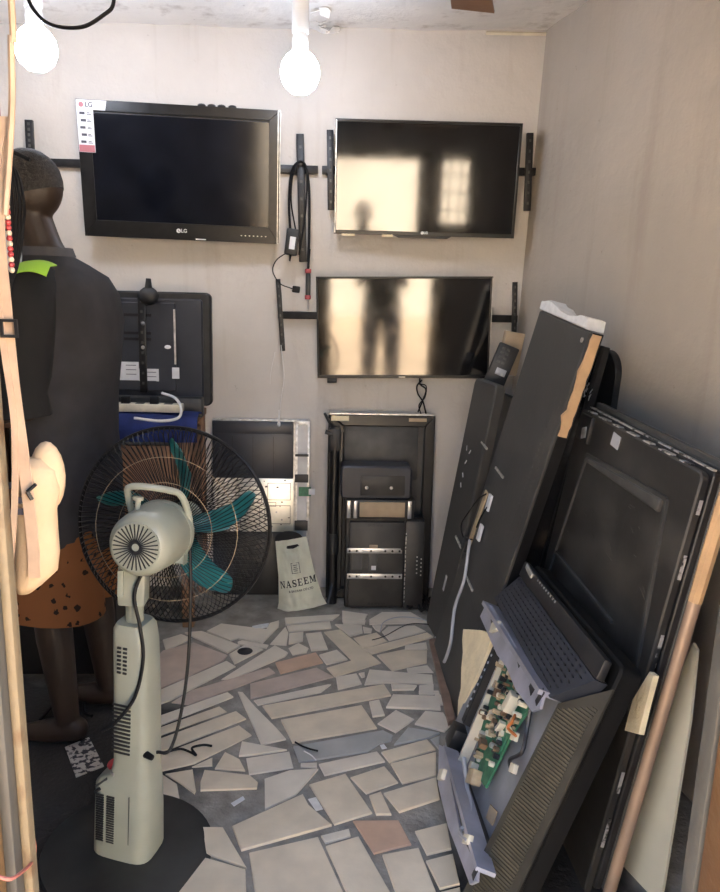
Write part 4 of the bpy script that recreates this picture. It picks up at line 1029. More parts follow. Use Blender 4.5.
# rear-facing TV
yb = 3.38; xb = aty(211, 345, yb).x; ztp = aty(170, 292, yb).z
bt = thing('table_tv', 'TV standing on the work table with its back and mounting rail outward', 'TV', Matrix.Translation((xb-.33, yb, ZT+.001)) @ Matrix.Rotation(PI/2-.03, 4, 'X'))
MT = bt.matrix_world.copy(); ht = ztp-ZT; wt = .66
def pT(px, py, n=.03): return on_local(MT, px, py, n)
MB().prism(rrect(-wt/2, .03, wt/2, ht, .025), -.04, .0, bev=.008).obj('bezel', 'black_plastic', bt)
MB().prism(rrect(-wt/2+.03, .05, wt/2-.035, ht-.03, .015), 0, .022, bev=.006).obj('back_cover', 'blue_black', bt)
x1_, y1_ = pT(176, 303); xq, yq2 = pT(120, 365)
MB().prism([(-wt/2+.08, .10), (x1_-.005, .10), (x1_-.005, y1_), (-wt/2+.08, y1_)], .02, .034, bev=.004).obj('raised_cover', 'blue_black', bt)
mr_ = MB().box((pT(143, 340)[0], ht*.56, .040), (.032, ht*.78, .012), bev=.002).obj('mount_rail', 'black_gloss', bt)
for py in (323.5, 347.5): MB().lathe([(0, 0), (.009, 0), (.006, .006), (0, .007)], 12, Matrix.Translation((*pT(143, py, .046), .046))).obj('bolt', 'silver', mr_)
mb = MB()
for k in range(9): mb.box((pT(143, 340)[0], ht*.25+k*.045, .0465), (.010, .012, .001))
mb.obj('slot', 'grey_recess', mr_, kind='stuff')
x, y = pT(149, 296, .04); MB().ell((x, y, .05), (.045, .040, .03), 14, 10).obj('clamp_knob', 'black_plastic', mr_)
MB().tube([(x, y+.02, .05), (x+.002, y+.075, .05)], [.018, .011], 10).obj('clamp_screw', 'black_plastic', mr_)
mb = MB()
for py in (315, 333, 339):
    x, y = pT(138, py); mb.box((x, y, .0345), (.12, .012, .002))
mb.obj('vent_slot', 'black_gloss', bt, kind='stuff')
x, y = pT(175, 337); MB().box((x, y, .035), (.008, ht*.45, .004)).obj('port_strip', 'silver_worn', bt)
x, y = pT(168, 347); MB().ell((x, y, .036), (.015, .009, .004), 10, 6).obj('paper_tag', 'white_print', bt)
x, y = pT(176, 373); MB().box((x, y, .036), (.032, .05, .002)).obj('label_sticker', 'sticker_white', bt)
for (a, b, c_, d_) in ((119, 362, 139, 380), (139, 369, 159, 381)):
    X0, Y0 = pT(a, d_, .036); X1, Y1 = pT(c_, b, .036)
    s_ = MB().box(((X0+X1)/2, (Y0+Y1)/2, .036), (X1-X0-.003, Y1-Y0, .002)).obj('label_sticker', 'sticker_white', bt)
    mb = MB()
    for k in range(3): mb.box(((X0+X1)/2+.01, Y1-.015-.02*k, .0373), ((X1-X0)*.5, .003, .0006))
    mb.obj('print_line', 'print_dark', s_, kind='stuff')
# items in front of it
q = aty(158, 390, 3.2)
tag(MB().box((q.x-.05, 3.27, ZT+.045), (.46, .07, .085), bev=.006).obj('sound_bar', 'black_plastic'), 'long black box lying on the table before the table TV', 'speaker')
q = aty(150, 404, 3.0); q2 = aty(175, 404, 3.0)
ps = thing('power_strip', 'cream power strip lying on the blue cloth on the table', 'power strip', Matrix.Translation((q2.x-.17, 3.17, ZT+.055)))
MB().box((0, 0, 0), (.34, .055, .035), bev=.005).obj('case', 'cream_plastic', ps)
for k in range(5): MB().box((-.13+k*.06, -.005, .018), (.035, .03, .004), bev=.001).obj('socket', 'chip_black', ps)
for k in (1, 3): MB().box((-.13+k*.06, -.005, .032), (.035, .03, .03), bev=.004).obj('plug', 'cable_black', ps)
mb = MB(); NXc, NYc = 24, 14; g = []
x0c, x1c = -.98, tx1+.02
for j in range(NYc+1):
    row = []
    for i in range(NXc+1):
        x = x0c+(x1c-x0c)*i/NXc; v = j/NYc; yy = 3.22-.13*min(1, v/.6); z = ZT+.012+.02*(1+noise.noise(V(x*9, v*5, 0)))*(1 if v < .55 else .35)
        if v > .6: z = ZT-.012-(v-.6)*.16; yy = tyf-.006-.012*(1+noise.noise(V(x*12, 0, 4)))
        row.append(mb.bm.verts.new((x, yy, z)))
    g.append(row)
for j in range(NYc):
    for i in range(NXc): mb.bm.faces.new((g[j][i], g[j][i+1], g[j+1][i+1], g[j+1][i]))
bmesh.ops.solidify(mb.bm, geom=list(mb.bm.faces), thickness=.004)
tag(mb.obj('blue_cloth', 'blue_cloth', ang=60), 'crumpled dark blue cloth spread over the front of the work table', 'cloth')
cable('white_cable', [aty(162, 393, 3.2), aty(175, 398, 3.16), aty(181, 408, 3.1), aty(178, 418, 3.07), aty(160, 421, 3.06), aty(134, 418, 3.06)], .006, 'cable_white', 'white cable looping over the front edge of the work table')
# black crate under the table, floor clutter on the left
ct_ = aty(50, 671, 2.66)
cr = thing('black_crate', 'black plastic crate on the floor before the work table, behind the man', 'crate', (-1.02, 2.86, 0))
mb = MB(); ring_frame(mb, -.24, -.17, .24, .17, .012, 0, .42); mb.obj('walls', 'black_plastic', cr)
MB().box((0, 0, .008), (.46, .32, .016)).obj('base', 'black_plastic', cr)
mb = MB(); ring_frame(mb, -.25, -.18, .25, .18, .016, .40, .425); mb.obj('rim', 'black_plastic', cr)

# ================================================================== PEOPLE
def remeshed(o, vox, it=6):
    m = o.modifiers.new('r', 'REMESH'); m.mode = 'VOXEL'; m.voxel_size = vox
    s = o.modifiers.new('s', 'SMOOTH'); s.iterations = it; s.factor = .5
    bpy.context.view_layer.update()
    me = bpy.data.meshes.new_from_object(o.evaluated_get(bpy.context.evaluated_depsgraph_get()))
    o.modifiers.clear(); o.data = me
    me.polygons.foreach_set('use_smooth', [True]*len(me.polygons)); return o
def hand(mb, w_, d_, up, side, curl=.5, k=1.0):
    """palm, four fingers with two bends and a thumb; w_ wrist, d_ finger direction, up back of hand, side towards the thumb"""
    d_, up, side = d_.normalized(), up.normalized(), side.normalized()
    L = lambda a, b, c: w_ + d_*a*k + side*b*k + up*c*k
    mb.limb([L(0, 0, 0), L(.03, .0, 0)], [.026*k, .028*k])
    for b in (-.027, -.009, .009, .027): mb.limb([L(.02, b*.7, 0), L(.092, b, 0)], [.016*k, .0125*k], 10)
    for b, ln in ((-.030, .062), (-.010, .078), (.011, .084), (.031, .074)):
        p = L(.094, b, 0); a = curl*.5; pts = [p]
        for f in (.45, .32, .25):
            p = p+(d_*math.cos(a)-up*math.sin(a))*ln*f*k; pts.append(p); a += curl
        mb.limb(pts, [.0095*k, .0088*k, .008*k, .007*k], 8)
    t0 = L(.025, .025, -.008); t1 = L(.058, .052, -.018); t2 = L(.088, .058, -.028); mb.limb([t0, t1, t2], [.014*k, .011*k, .009*k], 8)
def head(mb, c, fwd, up, k=1.0):
    """skull, jaw, brow, nose, ears around centre c"""
    fwd, up = fwd.normalized(), up.normalized(); lf = up.cross(fwd)
    X = Matrix((fwd, lf, up)).transposed().to_4x4()
    P = lambda a, b, d_: c + (fwd*a+lf*b+up*d_)*k
    mb.ell(P(-.012, 0, .025), (.097*k, .076*k, .098*k), 20, 14, X)
    mb.ell(P(.022, 0, -.045), (.068*k, .060*k, .078*k), 18, 12, X)
    mb.ell(P(.062, 0, -.092), (.026*k, .030*k, .022*k), 12, 8, X)
    mb.ell(P(.074, 0, .018), (.020*k, .055*k, .014*k), 12, 8, X)
    mb.limb([P(.086, 0, .008), P(.106, 0, -.030)], [.010*k, .014*k], 8)
    for s_ in (-1, 1):
        mb.ell(P(.098, .014*s_, -.036), (.010*k, .010*k, .008*k), 8, 6, X)
        mb.ell(P(-.005, .077*s_, -.012), (.020*k, .009*k, .032*k), 12, 8, X)
        mb.ell(P(.055, .045*s_, -.030), (.026*k, .020*k, .018*k), 10, 8, X)
    mb.ell(P(.084, 0, -.060), (.010*k, .024*k, .007*k), 10, 6, X); mb.ell(P(.081, 0, -.072), (.010*k, .021*k, .007*k), 10, 6, X)
    return P, X
def ring(c, rf, rl, n=24, tilt=0.0, p=2.3, wr=0.0, seed=0):
    out = []
    for k in range(n):
        a = 2*PI*k/n; ca, sa = math.cos(a), math.sin(a)
        x = rf*math.copysign(abs(ca)**(2/p), ca); y = rl*math.copysign(abs(sa)**(2/p), sa)
        w_ = 1+wr*noise.noise(V(ca*2.2, sa*2.2, c[2]*7+seed))
        out.append(V(c[0]+x*w_, c[1]+y*w_, c[2]+tilt*x))
    return out
def arm_rings(pts, rs, n=16):
    R = []; up = V(0, 1, 0)
    for i, p in enumerate(pts):
        t = (pts[min(i+1, len(pts)-1)]-pts[max(i-1, 0)]).normalized(); x = up.cross(t)
        if x.length < .1: x = V(1, 0, 0).cross(t)
        x.normalize(); y = t.cross(x)
        R.append([p+x*rs[i]*math.cos(2*PI*k/n)+y*rs[i]*math.sin(2*PI*k/n)+V(1, 1, 1)*.004*noise.noise(V(k*.9, i*1.7, 2)) for k in range(n)])
    return R
def man():
    MP = Matrix.Translation((-.815, 2.37, 0)) @ Matrix.Rotation(math.radians(172), 4, 'Z')
    t = thing('person', 'man in grey shirt and orange printed shorts standing at left, seen from behind', 'person', MP)
    k = 1.06; mb = MB(); Z = V(0, 0, 1)
    pel = V(-.01, 0, .98)
    mb.limb([pel, V(0, 0, 1.12), V(-.015, 0, 1.30), V(-.01, 0, 1.42), V(.02, 0, 1.54)], [.115, .105, .112, .095, .058], 16)
    mb.limb([V(.0, 0, 1.50), V(.045, 0, 1.60), V(.075, 0, 1.68)], [.066, .058, .060], 14)
    hc = V(.085, .0, 1.745); P, X = head(mb, hc, V(1, .0, -.28), V(.28, 0, 1), 1.07)
    for s_ in (-1, 1):
        mb.limb([V(-.01, .06*s_, 1.44), V(-.01, .19*s_, 1.475)], [.07, .062])
        if s_ == 1: sh, el, wr = V(-.01, .20, 1.46), V(-.0, .245, 1.14), V(.25, .20, 1.10)
        else: sh, el, wr = V(.07, -.18, 1.43), V(.17, -.22, 1.17), V(.36, -.14, 1.13)
        mb.limb([sh, (sh+el)/2, el, el.lerp(wr, .4), wr], [.058, .050, .040, .040, .028])
        hand(mb, wr, wr-el, V(0, 0, 1), V(0, -s_, .1), .55, 1.0)
        hp, kn, an = V(-.01, .09*s_, .94), V(.03*(1 if s_ > 0 else -.4)+.01, .11*s_, .52), V(.02*s_-.02, .115*s_, .09)
        mb.limb([hp, hp.lerp(kn, .5), kn, kn.lerp(an, .35), an], [.084, .076, .058, .058, .040], 14)
        mb.limb([an+V(-.03, 0, -.045), an+V(.06, .005*s_, -.055), an+V(.16, .012*s_, -.065)], [.040, .040, .024])
        for j in range(5): mb.limb([an+V(.155, (.028-.014*j)*s_, -.070), an+V(.20-.008*j, (.03-.014*j)*s_, -.074)], [.012, .010], 8)
    bo = mb.obj('body', 'skin', t); remeshed(bo, .0065)
    # face, hair
    for s_ in (-1, 1): MB().ell(P(.078, .031*s_, 0), (.012, .013, .011), 10, 8).obj('eye', 'eye_white', t)
    MB().ell(P(.091, 0, -.066), (.006, .022, .004), 10, 6, X).obj('mouth', 'lips', t)
    mb = MB()
    hx = Matrix.Translation(P(-.014, 0, .030)) @ X; rings_ = []
    for j in range(9):
        a = PI/2*(1-j/8*1.22); rings_.append([hx @ V(.104*math.cos(a)*math.cos(b), .083*math.cos(a)*math.sin(b), .104*math.sin(a)) for b in [2*PI*q/28 for q in range(28)]])
    for r_ in rings_:
        for i, p in enumerate(r_):
            q = hx.inverted() @ p
            if q.x > .05 and q.z < .05: q.z = .05+.2*(q.z-.05)
            r_[i] = hx @ q
    mb.loft(rings_); mb.obj('hair', 'hair_black', t, ang=60)
    # shirt
    prof = [(.67, 0, .150, .205), (.80, 0, .147, .202), (.90, -.005, .142, .195), (1.02, -.006, .135, .186), (1.15, -.012, .134, .188), (1.28, -.026, .138, .195), (1.38, -.030, .138, .200), (1.46, -.028, .132, .198), (1.515, -.020, .112, .165), (1.55, .005, .086, .105), (1.575, .03, .067, .072)]
    mb = MB(); mb.loft([ring((f, 0, z), a, b, 32, wr=.05, seed=1) for z, f, a, b in prof], caps=False)
    bmesh.ops.solidify(mb.bm, geom=list(mb.bm.faces), thickness=.004)
    sh_ = mb.obj('shirt', 'shirt_grey', t, ang=80)
    MB().loft([ring((.025, 0, 1.572), .073, .078, 24), ring((.03, 0, 1.598), .069, .074, 24)], caps=False).obj('collar', 'shirt_grey', sh_)
    for s_ in (-1, 1):
        el = V(-.0, .245, 1.14) if s_ == 1 else V(.17, -.22, 1.17)
        g_ = .0 if s_ == 1 else .075
        pts = [V(-.005+g_*.5, .13*s_, 1.50), V(-.01+g_, .19*s_, 1.475), V(-.01+g_*1.3, .215*s_, 1.42), V(-.008+g_*1.8, .226*s_, 1.33), V(.0+g_*2.4, .232*s_, 1.24), el+V(.005, 0, .05), el+V(.0, 0, -.02)]
        mb = MB(); mb.loft(arm_rings(pts, [.062, .076, .078, .074, .072, .070, .074]), caps=False); mb.obj('sleeve', 'shirt_black', sh_, ang=80, label='black sleeve')
        if s_ == -1: continue
        mb = MB(); A = []
        for q in range(9):
            f = -.05+.10*q/8; A.append((V(f-.042, .188*s_, 1.553-5*f*f), V(f-.042, .250*s_, 1.522-5*f*f)))
        for (a, b), (c_, d_) in zip(A, A[1:]):
            mid = lambda u, v: (u+v)/2+V(0, .006*s_, .012)
            vs = [mb.bm.verts.new(p) for p in (a, mid(a, b), b, d_, mid(c_, d_), c_)]
            mb.bm.faces.new((vs[0], vs[1], vs[4], vs[5])); mb.bm.faces.new((vs[1], vs[2], vs[3], vs[4]))
        bmesh.ops.remove_doubles(mb.bm, verts=mb.bm.verts, dist=.0005)
        bmesh.ops.solidify(mb.bm, geom=list(mb.bm.faces), thickness=.003)
        mb.obj('shoulder_stripe', 'lime', sh_, label='lime green shoulder stripe', ang=80)
    # shorts
    mb = MB(); mb.loft([ring((0, 0, 1.0), .115, .155, 32), ring((0, 0, .9), .122, .172, 32, wr=.02), ring((0, 0, .74), .130, .182, 32, wr=.02)], caps=False); mb.obj('waist', 'shorts_print', t, ang=80)
    for s_ in (-1, 1):
        mb = MB(); mb.loft([ring((0, .090*s_, .82), .118, .085, 24), ring((0.0, .100*s_, .70), .132, .098, 24, wr=.03, seed=s_), ring((.005, .105*s_, .58), .140, .106, 24, wr=.07, seed=s_), ring((.01, .11*s_, .455), .146, .112, 24, wr=.09, seed=s_)], caps=False)
        bmesh.ops.solidify(mb.bm, geom=list(mb.bm.faces), thickness=.004); mb.obj('shorts_leg', 'shorts_print', t, ang=80)
    return t
man()

def photographer():
    t = thing('person', 'person holding up a phone outside the doorway, mirrored as legs in the lowest wall TV', 'person', Matrix.Translation((.0, -.46, 0)) @ Matrix.Rotation(PI/2, 4, 'Z'))
    mb = MB(); mb.limb([V(0, 0, .95), V(0, 0, 1.1), V(0, 0, 1.28), V(0, 0, 1.40), V(.01, 0, 1.47)], [.12, .11, .125, .11, .06], 16)
    mb.limb([V(0, 0, 1.45), V(.02, 0, 1.55)], [.055, .055]); P, X = head(mb, V(.03, 0, 1.65), V(1, 0, -.1), V(.1, 0, 1))
    for s_ in (-1, 1):
        sh, el, wr = V(0, .18*s_, 1.40), V(.12, .22*s_, 1.17), V(.34, .07*s_, 1.40)
        mb.limb([V(0, .05*s_, 1.40), sh], [.06, .055]); mb.limb([sh, el, el.lerp(wr, .4), wr], [.052, .040, .038, .028])
        hand(mb, wr, V(.25, -.15*s_, .5), V(-.3, .9*s_, .1), V(1, .2*s_, -.2), .35, .95)
        hp, kn, an = V(0, .095*s_, .92), V(.02, .11*s_, .50), V(-.02, .12*s_, .09)
        mb.limb([hp, hp.lerp(kn, .5), kn, kn.lerp(an, .35), an], [.09, .075, .055, .056, .040], 14)
        mb.limb([an+V(-.03, 0, -.045), an+V(.07, 0, -.055), an+V(.19, 0, -.068)], [.042, .042, .026])
    remeshed(mb.obj('body', 'skin', t), .008)
    for s_ in (-1, 1): MB().ell(P(.092, .032*s_, -.002), (.010, .012, .010), 10, 8).obj('eye', 'eye_white', t)
    mb = MB(); mb.loft([ring((0, 0, z), a, b, 28, wr=.04) for z, a, b in ((.86, .135, .19), (1.1, .125, .175), (1.28, .135, .19), (1.40, .11, .20), (1.47, .07, .11))], caps=False); mb.obj('shirt', 'shirt_black', t, ang=80)
    for s_ in (-1, 1):
        mb = MB(); mb.loft([ring((0, .09*s_, .94), .13, .10), ring((.01, .105*s_, .7), .10, .095), ring((.02, .112*s_, .5), .085, .082), ring((-.01, .118*s_, .12), .072, .070)], caps=False); mb.obj('trouser_leg', 'trouser_blue', t, ang=80)
    ph = thing('phone', 'phone held upright by the person outside the doorway', 'phone', (0, -.036, 1.49))
    MB().box((0, 0, -.03), (.072, .008, .15), bev=.003).obj('case', 'black_gloss', ph)
    MB().box((0, -.0045, -.03), (.066, .001, .14)).obj('screen', 'screen_dark', ph)
photographer()

# ================================================================== PEDESTAL FAN
fb = atz(129, 852); FX, FY = fb.x, fb.y
fan = thing('pedestal_fan', 'cream pedestal fan with teal blades and a round black base', 'fan', Matrix.Translation((FX, FY, 0)) @ Matrix.Rotation(.055, 4, 'Y'))
MB().lathe([(0, 0.0), (.222, 0.0), (.225, .006), (.222, .014), (.19, .020), (.08, .026), (0, .027)], 56).obj('base', 'fan_base_black', fan)
# column: rounded rectangular sections, control hump on the lower left
def sect(z, cx, hw, hd_, r=.5):
    out = []
    for q in range(28):
        a = 2*PI*q/28; p = 4.0; ca, sa = math.cos(a), math.sin(a)
        out.append(V(cx+hw*math.copysign(abs(ca)**(2/p), ca), hd_*math.copysign(abs(sa)**(2/p), sa), z))
    return out
rotc = Matrix.Rotation(-.28, 4, 'Z')
def colr(z, cx, hw, hd_): return [rotc @ p for p in sect(z, cx, hw, hd_)]
low = MB().loft([colr(.018, .0, .080, .062), colr(.03, .0, .083, .064), colr(.15, -.001, .081, .062), colr(.225, -.002, .078, .060), colr(.243, .004, .070, .058), colr(.262, .016, .054, .054), colr(.30, .020, .050, .053), colr(.45, .017, .049, .052), colr(.62, .010, .047, .050), colr(.662, .006, .044, .047), colr(.675, .004, .036, .040)]).obj('column', 'fan_cream', fan, ang=50)
f_ = rotc.to_3x3()
def on_col(x, y, z): return rotc @ V(x, y, z)
mb = MB()
for q in range(13): mb.box(on_col(.002, -.0535, .335+q*.011), (.050, .003, .0045), f_)
mb.obj('vent_slot', 'chip_black', low, kind='stuff')
mb = MB()
for q in range(7):
    for j in range(2): mb.box(on_col(-.008+.016*j, -.0515, .555+q*.011), (.010, .003, .005), f_)
mb.obj('upper_vent_slot', 'chip_black', low, kind='stuff')
mb = MB()
for q in range(20):
    for j in range(2): mb.box(on_col(-.050+.030*j, -.0625, .075+q*.007), (.022, .003, .0035), f_)
mb.obj('lower_vent_slot', 'chip_black', low, kind='stuff')
MB().box(on_col(.032, -.0615, .13), (.002, .002, .18), f_).obj('panel_seam', 'grey_recess', low)
sl = f_ @ Matrix.Rotation(-.75, 3, 'Y')
MB().box(on_col(-.052, -.03, .236), (.045, .05, .006), sl, bev=.002).obj('switch_panel', 'grey_recess', fan)
MB().box(on_col(-.060, -.050, .215), (.022, .022, .008), sl, bev=.002).obj('rocker_switch', 'chip_black', fan)
MB().lathe([(0, 0), (.016, 0), (.016, .012), (.012, .016), (0, .016)], 16, Matrix.Translation(on_col(-.040, -.01, .258)) @ Matrix.Rotation(-.5, 4, 'Y')).obj('red_knob', 'knob_red', fan, label='red control knob')
MB().lathe([(0, 0), (.012, 0), (.012, .010), (0, .012)], 14, Matrix.Translation(on_col(-.018, -.04, .262)) @ Matrix.Rotation(-.3, 4, 'Y')).obj('timer_knob', 'silver_worn', fan)
MB().tube([on_col(.055, -.035, .335), on_col(.085, -.045, .335)], [.010, .007], 10).obj('cord_grommet', 'cable_black', fan)
MB().tube([(.004, 0, .62), (.002, 0, .74)], .022, 18).obj('pole', 'fan_cream', fan)
MB().box((.0, -.002, .775), (.066, .058, .105), bev=.006).obj('neck_bracket', 'fan_cream', fan)
MB().box((-.024, -.035, .785), (.014, .012, .07), bev=.003).obj('neck_rib', 'fan_cream', fan)
for z in (.73, .775): MB().lathe([(0, 0), (.006, 0), (.005, .004), (0, .004)], 10, Matrix.Translation((.012, -.031, z)) @ Matrix.Rotation(PI/2, 4, 'X')).obj('screw', 'silver', fan)
# head: axis z of the local frame points out of the front of the fan
HP = V(.036, 0, .890); az = math.radians(9)
fwd = V(math.sin(az), math.cos(az), -.10).normalized(); rt = fwd.cross(V(0, 0, 1)).normalized(); upv = rt.cross(fwd)
MHd = Matrix(((rt.x, upv.x, fwd.x, HP.x), (rt.y, upv.y, fwd.y, HP.y), (rt.z, upv.z, fwd.z, HP.z), (0, 0, 0, 1)))
def hl(a, b, c): return MHd @ V(a, b, c)
MB().lathe([(0, -.085), (.055, -.085), (.068, -.077), (.077, -.058), (.080, -.03), (.082, .02), (.083, .06), (.073, .085), (.05, .10), (0, .10)], 36, MHd).obj('motor_housing', 'fan_cream', fan)
gr_ = MB().lathe([(0, -.0885), (.058, -.0875), (.058, -.083), (0, -.083)], 32, MHd).obj('rear_cover', 'fan_cream', fan)
mb = MB()
for q in range(30):
    a = 2*PI*q/30; mb.box(hl(.032*math.cos(a), .032*math.sin(a), -.0887), (.046, .0028, .002), MHd.to_3x3() @ Matrix.Rotation(a, 3, 'Z'))
mb.obj('radial_slot', 'chip_black', gr_, kind='stuff')
# second motor ring and carrying handle
MB().lathe([(.060, .055), (.084, .060), (.086, .072), (.084, .084), (.060, .09)], 36, MHd).obj('clamp_ring', 'fan_cream', fan)
MB().tube(curve_pts([hl(-.060, .050, .03), hl(-.066, .100, .01), hl(-.060, .122, -.002), hl(-.03, .128, .0), hl(.03, .120, .03), hl(.055, .105, .05), hl(.070, .05, .075), hl(.072, .0, .085)], 6), .0085, 10).obj('carry_handle', 'fan_cream', fan)
mb = MB().tube([hl(-.028, .066, -.02), hl(-.028, .098, -.02)], .007, 12); mb.tube([hl(-.028, .098, -.02), hl(-.028, .106, -.02)], .013, 14); mb.obj('oscillation_knob', 'fan_cream', fan)
MB().box(hl(.055, -.055, .07), (.03, .03, .025), MHd.to_3x3(), bev=.004).obj('guard_lug', 'fan_cream', fan)
# guard: two wire baskets
RG = .262; ZR, ZM, ZF = .105, .165, .265
def gpt(r, a, z): return hl(r*math.cos(a), r*math.sin(a), z)
gd = MB().tube([gpt(RG, 2*PI*q/64, ZM) for q in range(64)], .0055, 8, closed=True).obj('guard_rim', 'guard_wire', fan)
mb = MB(); NW = 110
for q in range(NW):
    a = 2*PI*q/NW; tw_ = .30
    mb.tube([gpt(.07, a, ZR), gpt(.13, a+tw_*.35, ZR-.003), gpt(.20, a+tw_*.7, ZR+.008), gpt(.245, a+tw_*.92, ZR+.03), gpt(RG, a+tw_, ZM-.004)], .00125, 4, caps=False)
mb.obj('rear_wires', 'guard_wire', gd, kind='stuff')
mb = MB()
for q in range(NW):
    a = 2*PI*q/NW; tw_ = -.30
    mb.tube([gpt(.05, a, ZF), gpt(.13, a+tw_*.35, ZF-.003), gpt(.20, a+tw_*.7, ZF-.015), gpt(.245, a+tw_*.92, ZF-.05), gpt(RG, a+tw_, ZM+.004)], .00125, 4, caps=False)
mb.obj('front_wires', 'guard_wire', gd, kind='stuff')
for r_, z_ in ((.125, ZR-.005), (.19, ZR+.004)): MB().tube([gpt(r_, 2*PI*q/48, z_) for q in range(48)], .0008, 5, closed=True).obj('brace_ring', 'component_tan', gd)
MB().tube([gpt(.055, 2*PI*q/32, ZF) for q in range(32)], .002, 5, closed=True).obj('brace_ring', 'guard_wire', gd)
MB().lathe([(0, ZF+.004), (.045, ZF+.004), (.05, ZF), (.045, ZF-.004), (0, ZF-.004)], 24, MHd).obj('front_badge', 'fan_cream', gd)
MB().lathe([(.0, .100), (.075, .100), (.078, .106), (0, .106)], 32, MHd).obj('rear_plate', 'fan_cream', gd)
# blades: twisted paddles
hb = MB().lathe([(0, .155), (.022, .155), (.03, .165), (.032, .20), (.024, .225), (0, .232)], 20, MHd).obj('hub', 'fan_teal', fan)
for q in range(5):
    a0 = math.radians(80+72*q); mb = MB(); rows = []
    for i in range(11):
        s_ = i/10; r_ = .028+.205*s_; wl = (.024+.038*math.sin(min(1, s_*1.15)*PI*.62))*(1 if s_ < .9 else 1-.35*(s_-.9)/.1)
        row = []
        for j in range(7):
            v = j/6-.5; a = a0+.30*s_*s_+v*wl/r_*.98 if s_ > .08 else a0+v*wl/r_
            zz_ = .19+v*.075*(1-.35*s_)+.012*(v*v)
            row.append(gpt(r_-.020*s_*(2*v)**2*(1 if s_ > .6 else 0), a, zz_))
        rows.append(row)
    mb.loft(rows, caps=False, closed=False); bmesh.ops.solidify(mb.bm, geom=list(mb.bm.faces), thickness=.0022)
    mb.obj('blade', 'fan_teal', fan, ang=70)
# cords
MB().tube(curve_pts([hl(.0, -.066, -.03), V(.012, -.045, .76), V(.030, -.055, .68), V(.040, -.062, .60), V(.022, -.066, .50), V(-.02, -.085, .44), V(-.05, -.09, .42)], 8), .0045, 8).obj('power_cord', 'cable_black', fan)
cable('mains_cord', [V(FX+.095, FY-.05, .335), atz(172, 732, .25) if False else V(FX+.125, FY-.03, .33), V(FX+.15, FY-.0, .42), V(FX+.165, FY+.03, .55), V(FX+.17, FY+.06, .72), V(FX+.165, FY+.09, .86)], .0042, 'cable_black', 'black mains cord hanging beside the fan guard down to the column')

# ================================================================== THINGS AT THE LEFT DOOR POST
yb_ = 1.12
sb = thing('shoulder_bag', 'cream canvas shoulder bag hanging on its strap inside the left door post', 'bag', Matrix.Translation(aty(34, 592, yb_)))
MS = sb.matrix_world.copy()
def bl(px, py, dy=0): return aty(px, py, yb_)-MS.translation+V(0, dy, 0)
prof = [(458, 26, 44), (470, 20, 56), (490, 18, 60), (510, 17, 56), (530, 16, 57), (552, 16, 59), (570, 16, 57), (582, 17, 45), (592, 18, 32)]
mb = MB(); rings_ = []
for i, (py, xa, xb) in enumerate(prof):
    A, B = bl(xa, py), bl(xb, py); c = (A+B)/2; hw = (B-A).length/2; dp = .028 if 0 < i < len(prof)-1 else .012
    rings_.append([V(c.x+hw*math.cos(2*PI*q/20)*(1+.06*noise.noise(V(q*.8, i*.9, 0))), dp*math.sin(2*PI*q/20), c.z) for q in range(20)])
mb.loft(rings_); mb.obj('body', 'canvas_cream', sb, ang=70)
mb = MB(); mb.ell(bl(45, 478, .012), (.026, .022, .055), 14, 10); mb.obj('side_pocket', 'canvas_cream', sb)
mb = MB(); pts = [bl(10, 120, .01), bl(7, 160, .01), bl(8, 230), bl(14, 300), bl(22, 380), bl(30, 440), bl(36, 490), bl(41, 540), bl(42, 570)]
def ribbon(pts, w_, dy):
    mb = MB(); rows = []
    for p in curve_pts(pts, 6): rows.append([p+V(-w_/2, dy, 0), p+V(w_/2, dy, 0), p+V(w_/2, dy-.003, 0), p+V(-w_/2, dy-.003, 0)])
    return mb.loft(rows)
ribbon(pts, .017, -.030).obj('strap', 'strap_tan', sb)
ribbon([bl(9, 140, .01), bl(2, 200, .01), bl(3, 250), bl(14, 345), bl(24, 420), bl(24, 500), bl(20, 560), bl(24, 600)], .009, -.034).obj('strap', 'strap_tan', sb)
mb = MB(); ring_frame(mb, -.012, -.013, .012, .013, .004, 0, .005)
o = mb.obj('buckle', 'black_plastic', sb); o.matrix_local = Matrix.Translation(bl(20, 327, -.036)) @ Matrix.Rotation(PI/2, 4, 'X')
MB().tube([bl(37, 485, -.038), bl(45, 478, -.036)], .003, 6).tube([bl(37, 485, -.038), bl(41, 493, -.036)], .003, 6).obj('clip', 'black_plastic', sb)
mb = MB()
for (px, py, a, b) in ((20, 481, .008, .010), (27, 495, .008, .010), (19, 508, .007, .009), (28, 506, .008, .010), (21, 490, .006, .004)): mb.box(bl(px, py, -.029), (a, .002, b))
mb.obj('printed_patch', 'print_dark', sb, kind='stuff')
cable('hanging_rope', [V(aty(9, -20, 1.09).x, 1.09, 2.60), aty(10, -20, 1.09), aty(11, 40, 1.09), aty(12, 100, 1.09), aty(9, 160, 1.09), aty(5, 215, 1.09)], .0045, 'strap_tan', 'tan cord hanging from above beside the left door post', 'cord')
bd_ = thing('bead_string', 'string of red and cream beads hanging by the left door post', 'beads', Matrix.Translation(aty(8, 272, 1.15)))
MB().tube([aty(6, 196, 1.15)-bd_.matrix_world.translation, V(aty(4, 196, 1.15).x, 1.15, 2.60)-bd_.matrix_world.translation], .0008, 5).tube([aty(6, 196, 1.15)-bd_.matrix_world.translation, aty(12, 270, 1.15)-bd_.matrix_world.translation], .0008, 5).obj('thread', 'cable_red', bd_)
for q in range(15):
    p = aty(6+6*q/14, 196+74*q/14, 1.15)-bd_.matrix_world.translation
    MB().ell(p, .0046, 8, 6).obj('bead', 'bead_red' if q % 5 not in (2, 4) else 'bead_cream', bd_)
mb = MB()
